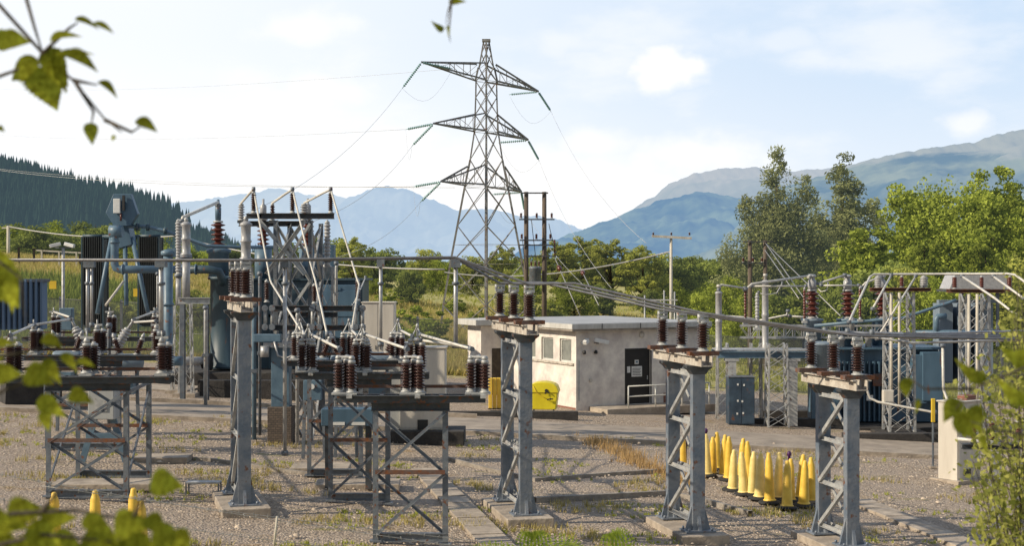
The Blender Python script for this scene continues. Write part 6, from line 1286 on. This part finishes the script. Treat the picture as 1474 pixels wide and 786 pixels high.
# barbed wire strands in the foreground
def barbed():
    t = thing('barbed_wire_fence', 'thin barbed wire strands on a pale post in the foreground', 'fence', GZ(pxX(397,14),14)); Y = 14
    for k, (p, q) in enumerate((((-40,676),(760,800)), ((-40,712),(560,798)), ((-40,748),(330,800)), ((60,700),(1000,812)))):
        a, b = P(*p, Y), P(*q, Y+.2*k); pts = sag(a, b, .04, 24); m = MB(); m.tube(pts, .0032, 4)
        n = 46
        for i in range(n):
            c = a.lerp(b, (i+.5)/n)-Z*.16*((i+.5)/n)*(1-(i+.5)/n)
            for q_ in range(3): th = random.random()*6.28; d = Vector((.3*math.cos(th), .4*math.sin(th), math.cos(th*3))).normalized()*.022; m.tube([c-d, c+d], .002, 3)
        m.build('strand', 'barb', t)
    MB().tube([P(393,800,Y), P(399,744,Y)], .012, 8).build('post', 'wood_pale', t); x = pxX(393,Y); MB().tube([(x,Y,T(x,Y)), P(393,800,Y)], .012, 8).build('post_foot', 'wood_pale', t)
barbed()
# loose stones
def stones():
    V, Fq = [], []; o = 0
    for i in range(9000):
        y = 22+22*random.random()**1.1; x = random.uniform(-.42,.42)*y; s = random.uniform(.010,.030)*(2.2 if random.random() < .03 else 1); z = T(x,y)+s*.15; a = random.random()*6.28; ca, sa = math.cos(a), math.sin(a)
        for dx, dy, dz in ((-1,-.6,0),(1,-.7,0),(.9,.7,0),(-.8,.8,0),(-.5,-.3,.9),(.6,-.3,.8),(.4,.4,.95),(-.5,.4,.8)): V.append((x+s*(dx*ca-dy*sa), y+s*(dx*sa+dy*ca), z+s*dz*.7))
        for f in ((0,1,5,4),(1,2,6,5),(2,3,7,6),(3,0,4,7),(4,5,6,7)): Fq.append(tuple(k+o for k in f))
        o += 8
    mat('stone', (.66,.54,.41), (.30,.24,.18), 1.5, .9); me = np_mesh('loose_stones', np.array(V), np.array(Fq), 'stone'); tag(link('loose_stones', me, None, (0,0,0)), 'loose pinkish stones scattered over the gravel yard', 'stones', kind='stuff')
stones()
# ---------------------------------------------------------------- foreground leaves
def leaf_mesh(L_, W_, serr=9, fold=.18, curl=.15, seed=0):
    rr = random.Random(seed); mb = MB(); n = serr*2; top = []
    for i in range(n+1):
        u = i/n; w_ = W_*.5*(math.sin(math.pi*min(1,u*1.0)**.62)**.9)*(1-.35*u)*1.25; w_ *= (1.10 if i%2 else .93) if 0 < i < n else 0
        z = -curl*L_*u*u; top.append((u*L_, w_, z))
    vs = [(x, 0, z) for x, w_, z in top]+[(x, w_, z+fold*w_) for x, w_, z in top]+[(x, -w_, z+fold*w_) for x, w_, z in top]; k = n+1; fs = []
    for i in range(n): fs += [(i,i+1,k+i+1,k+i),(i+1,i,2*k+i,2*k+i+1)]
    mb.add(vs, fs, True); me = mb.mesh('leaf', 'leaf_near'); a = me.attributes.new('tint','FLOAT','FACE'); a.data.foreach_set('value', [rr.random()*.2+.3+.4*((i//2)/n) for i in range(len(me.polygons))]) if len(me.polygons) else None; return me
LM = [leaf_mesh(1, .72, seed=1), leaf_mesh(1, .8, 11, .3, .3, seed=2), leaf_mesh(1, .6, 9, .1, .5, seed=3)]
LD = []
def spray(name, label, cat, Y, twigs, leaves, root, r=.0035, sc=1.0):
    t = thing(name, label, cat, root); off = Vector(root)
    for tw in twigs: MB().tube([P(x, y, Y+(dd[0] if dd else 0)) for x, y, *dd in tw], [r*(1.6-1.1*i/(len(tw)-1)) for i in range(len(tw))], 5).build('twig', 'bark', t)
    for i, (x, y, size, ang, face) in enumerate(leaves):
        Yl = Y+random.uniform(-.12,.12); p = P(x, y, Yl); s = size*.86*Yl/F; s *= sc; o = link('leaf', LM[i%3], t, p-off)
        # leaf lies roughly facing the camera, tip direction ang (deg, 0 = right, -90 = down)
        rot = Matrix.Rotation(math.radians(-ang), 4, 'Y') @ Matrix.Rotation(math.radians(90-face), 4, 'X')
        o.rotation_euler = rot.to_euler(); o.scale = (s, s, s)
    return t
spray('birch_branch', 'blurred birch twigs with green leaves hanging in the top left corner', 'branch', 2.6,
    [[(-60,-60),(20,30),(65,80),(105,115),(150,170),(175,190)], [(30,-30),(50,40),(62,78)], [(-30,120),(40,95),(66,80)], [(150,172),(190,190),(205,180)], [(110,120),(135,160),(132,176)], [(60,78),(100,40),(112,32)], [(70,85),(110,75)], [(105,115),(140,122)]],
    [(2,56,44,-2,20),(-6,60,40,8,10),(66,70,60,-60,10),(52,88,50,-140,30),(58,95,70,-72,5),(66,76,62,-50,40),(78,80,62,10,70),(90,78,58,-12,65),(108,26,36,-2,60),(134,32,36,-20,68),(140,118,38,-24,72),(131,176,34,-92,5),(196,172,38,-24,55),(72,60,48,25,60),(44,78,46,-100,40),(-4,182,14,-30,40),(163,194,10,-90,50)], P(-60,-60,2.6), .0028, 1.08)
spray('birch_twig', 'small blurred hanging twig at the top edge above the pylon', 'twig', 3.0, [[(660,-30),(645,15),(642,34)],[(650,0),(646,45),(648,60)]], [(646,4,30,12,50),(640,40,26,165,68),(643,36,18,-60,60)], P(660,-30,3), .0016)
spray('brown_leaf_branch', 'blurred olive leaves hanging at the left edge over the cooler bank', 'branch', 2.4, [[(-80,330),(-10,370),(30,400),(38,470)], [(-60,600),(10,560),(60,540),(110,530)], [(-60,520),(20,510),(70,500)]],
    [(-14,385,70,-18,25),(-8,400,76,-45,35),(10,405,60,-62,60),(-20,372,60,-5,50),(60,488,44,-12,55),(88,510,46,-30,60),(-12,540,62,4,30),(36,535,60,-20,20),(60,520,56,-35,50),(-30,520,50,12,45),(98,570,52,-6,50),(54,575,62,-25,30),(110,520,40,-10,70),(-10,500,46,20,60),(60,592,44,-60,40)], P(-80,330,2.4), .0025, .82)
spray('hazel_branch', 'blurred leafy branch across the bottom left corner', 'branch', 2.2, [[(-80,760),(20,740),(110,735),(190,750),(240,765)], [(60,738),(90,700)], [(190,750),(212,710)], [(-60,800),(60,770),(160,780)]],
    [(-30,751,68.08,-8,25),(10,744,64.4,14,35),(40,758,69.92,-30,30),(60,758,60.72,20,55),(70,781,66.24,-20,20),(118,748,58.88,-12,50),(126,764,66.24,-46,30),(164,761,64.4,12,35),(184,776,69.92,-30,40),(210,744,46,-40,45),(217,692,54,-12,10),(220,764,64.4,-24,30),(250,764,55.2,-55,60),(-20,786,69.92,-10,30),(20,791,64.4,20,40),(124,794,71.76,-8,25),(164,788,64.4,-22,50),(-40,716,55.2,-30,50),(88,806,60.72,14,40),(204,798,55.2,-10,30),(-6,768,55.2,30,60),(58,738,42.32,-8,60),(144,776,55.2,-60,50)], P(-80,760,2.2), .003)
spray('near_leaf_branch', 'blurred large leaves hanging in front of the cream kiosk and right edge', 'branch', 2.8, [[(1560,500),(1474,530),(1400,560),(1375,590)], [(1560,640),(1440,620),(1390,605)], [(1400,560),(1330,560),(1310,545)]],
    [(1396,586,52,-62,30),(1372,572,46,-100,20),(1420,548,56,165,55),(1372,600,54,-40,30),(1300,545,34,-70,20),(1320,575,26,-75,40),(1494,505,60,190,60),(1500,520,70,175,60),(1480,580,60,160,55),(1410,628,34,-60,50)], P(1560,500,2.8), .0022)
# leafy shrub on the right
def shrub():
    Y = 7.5; t = thing('leafy_shrub', 'leafy shrub of small pale green leaves filling the lower right edge', 'shrub', GZ(pxX(1500,Y),Y)); m = MB(); C = []; TI = []
    base = GZ(pxX(1520,Y),Y)
    for i in range(140):
        ex, ey = random.uniform(1395,1560), random.uniform(400,800)
        ex = max(ex, 1385+ (45 if ey < 500 else 0)+ (25*abs((ey-690)/200)))
        e = P(ex, ey, Y+random.uniform(-.5,.5)); mid = base.lerp(e, .5)+Vector((random.uniform(-.1,.25), random.uniform(-.1,.1), .25)); m.tube([base+Vector((random.uniform(-.2,.2),random.uniform(-.2,.2),0)), mid, e], [.005,.003,.0012], 4)
        for k in range(54):
            u = random.random()**.6; p = (mid.lerp(e, u) if random.random()<.8 else base.lerp(mid, u))+Vector((random.gauss(0,.05), random.gauss(0,.06), random.gauss(0,.05))); C.append(p); TI.append(random.random()*.6+.4*random.random())
    m.build('stems', 'bark', t)
    C = np.array([tuple(p) for p in C])-np.array(t['_o']); V, Fq = leaf_quads(C, .040, aspect=.62); link('foliage', np_mesh('foliage', V, Fq, 'leaf_shrub', np.array(TI)), t, (0,0,0))
shrub()
# bracken at the bottom edge
def fern(px, py, label, n=7, seed=0, Y=9.0, spread=1.0):
    rr = random.Random(seed); base = P(px, py+56, Y); t = thing('bracken', label, 'fern', GZ(base.x, Y), 'bracken fronds at the bottom edge'); m = MB(); V = []
    m.tube([GZ(base.x, Y), base], .01, 5); m.build('stalk', 'leaf_fern', t)
    for i in range(n):
        a = rr.uniform(-1,1)*spread; Lf = rr.uniform(.38,.55); tipv = Vector((a*.5, rr.uniform(-.25,.15), rr.uniform(.18,.36)-.08*abs(a))); rib = [base+Vector((tipv.x*u, tipv.y*u, tipv.z*(1.9*u-.9*u*u)*1.0-.10*u**3)) for u in [k/16 for k in range(17)]]
        for j in range(2, 17):
            p = rib[j]; d = (rib[j]-rib[j-1]).normalized(); w_ = .15*math.sin(math.pi*(j/17)**.8)*(1.05-j/17)+.012; q = d.cross(Vector((0,-1,.35))).normalized()
            for s in (-1, 1):
                tip = p+q*s*w_+d*w_*.5-Z*w_*.15; V.append((p, tip, d))
    vs = []; fs = []; o = 0
    for p, tip, d in V:
        n_ = 5
        for k in range(n_):
            a = p.lerp(tip, k/n_); b = p.lerp(tip, (k+1)/n_); w2 = (1-k/n_)*.02+.004; vs += [a, a+d*w2+(tip-p)*.12, b, a-d*w2+(tip-p)*.12]; fs.append((o,o+1,o+2,o+3)); o += 4
    VV = np.array([tuple(Vector(v)-Vector(t['_o'])) for v in vs]); link('frond', np_mesh('frond', VV, np.array(fs), 'leaf_fern', RNG.random(len(fs))), t, (0,0,0))
fern(768, 770, 'green bracken fronds at the bottom edge right of the trench covers', 9, 1, spread=1.3); fern(895, 776, 'smaller green bracken at the bottom edge, right of the larger one', 6, 2, spread=.8)
for o in list(SC.objects):
    if '_o' in o: del o['_o']
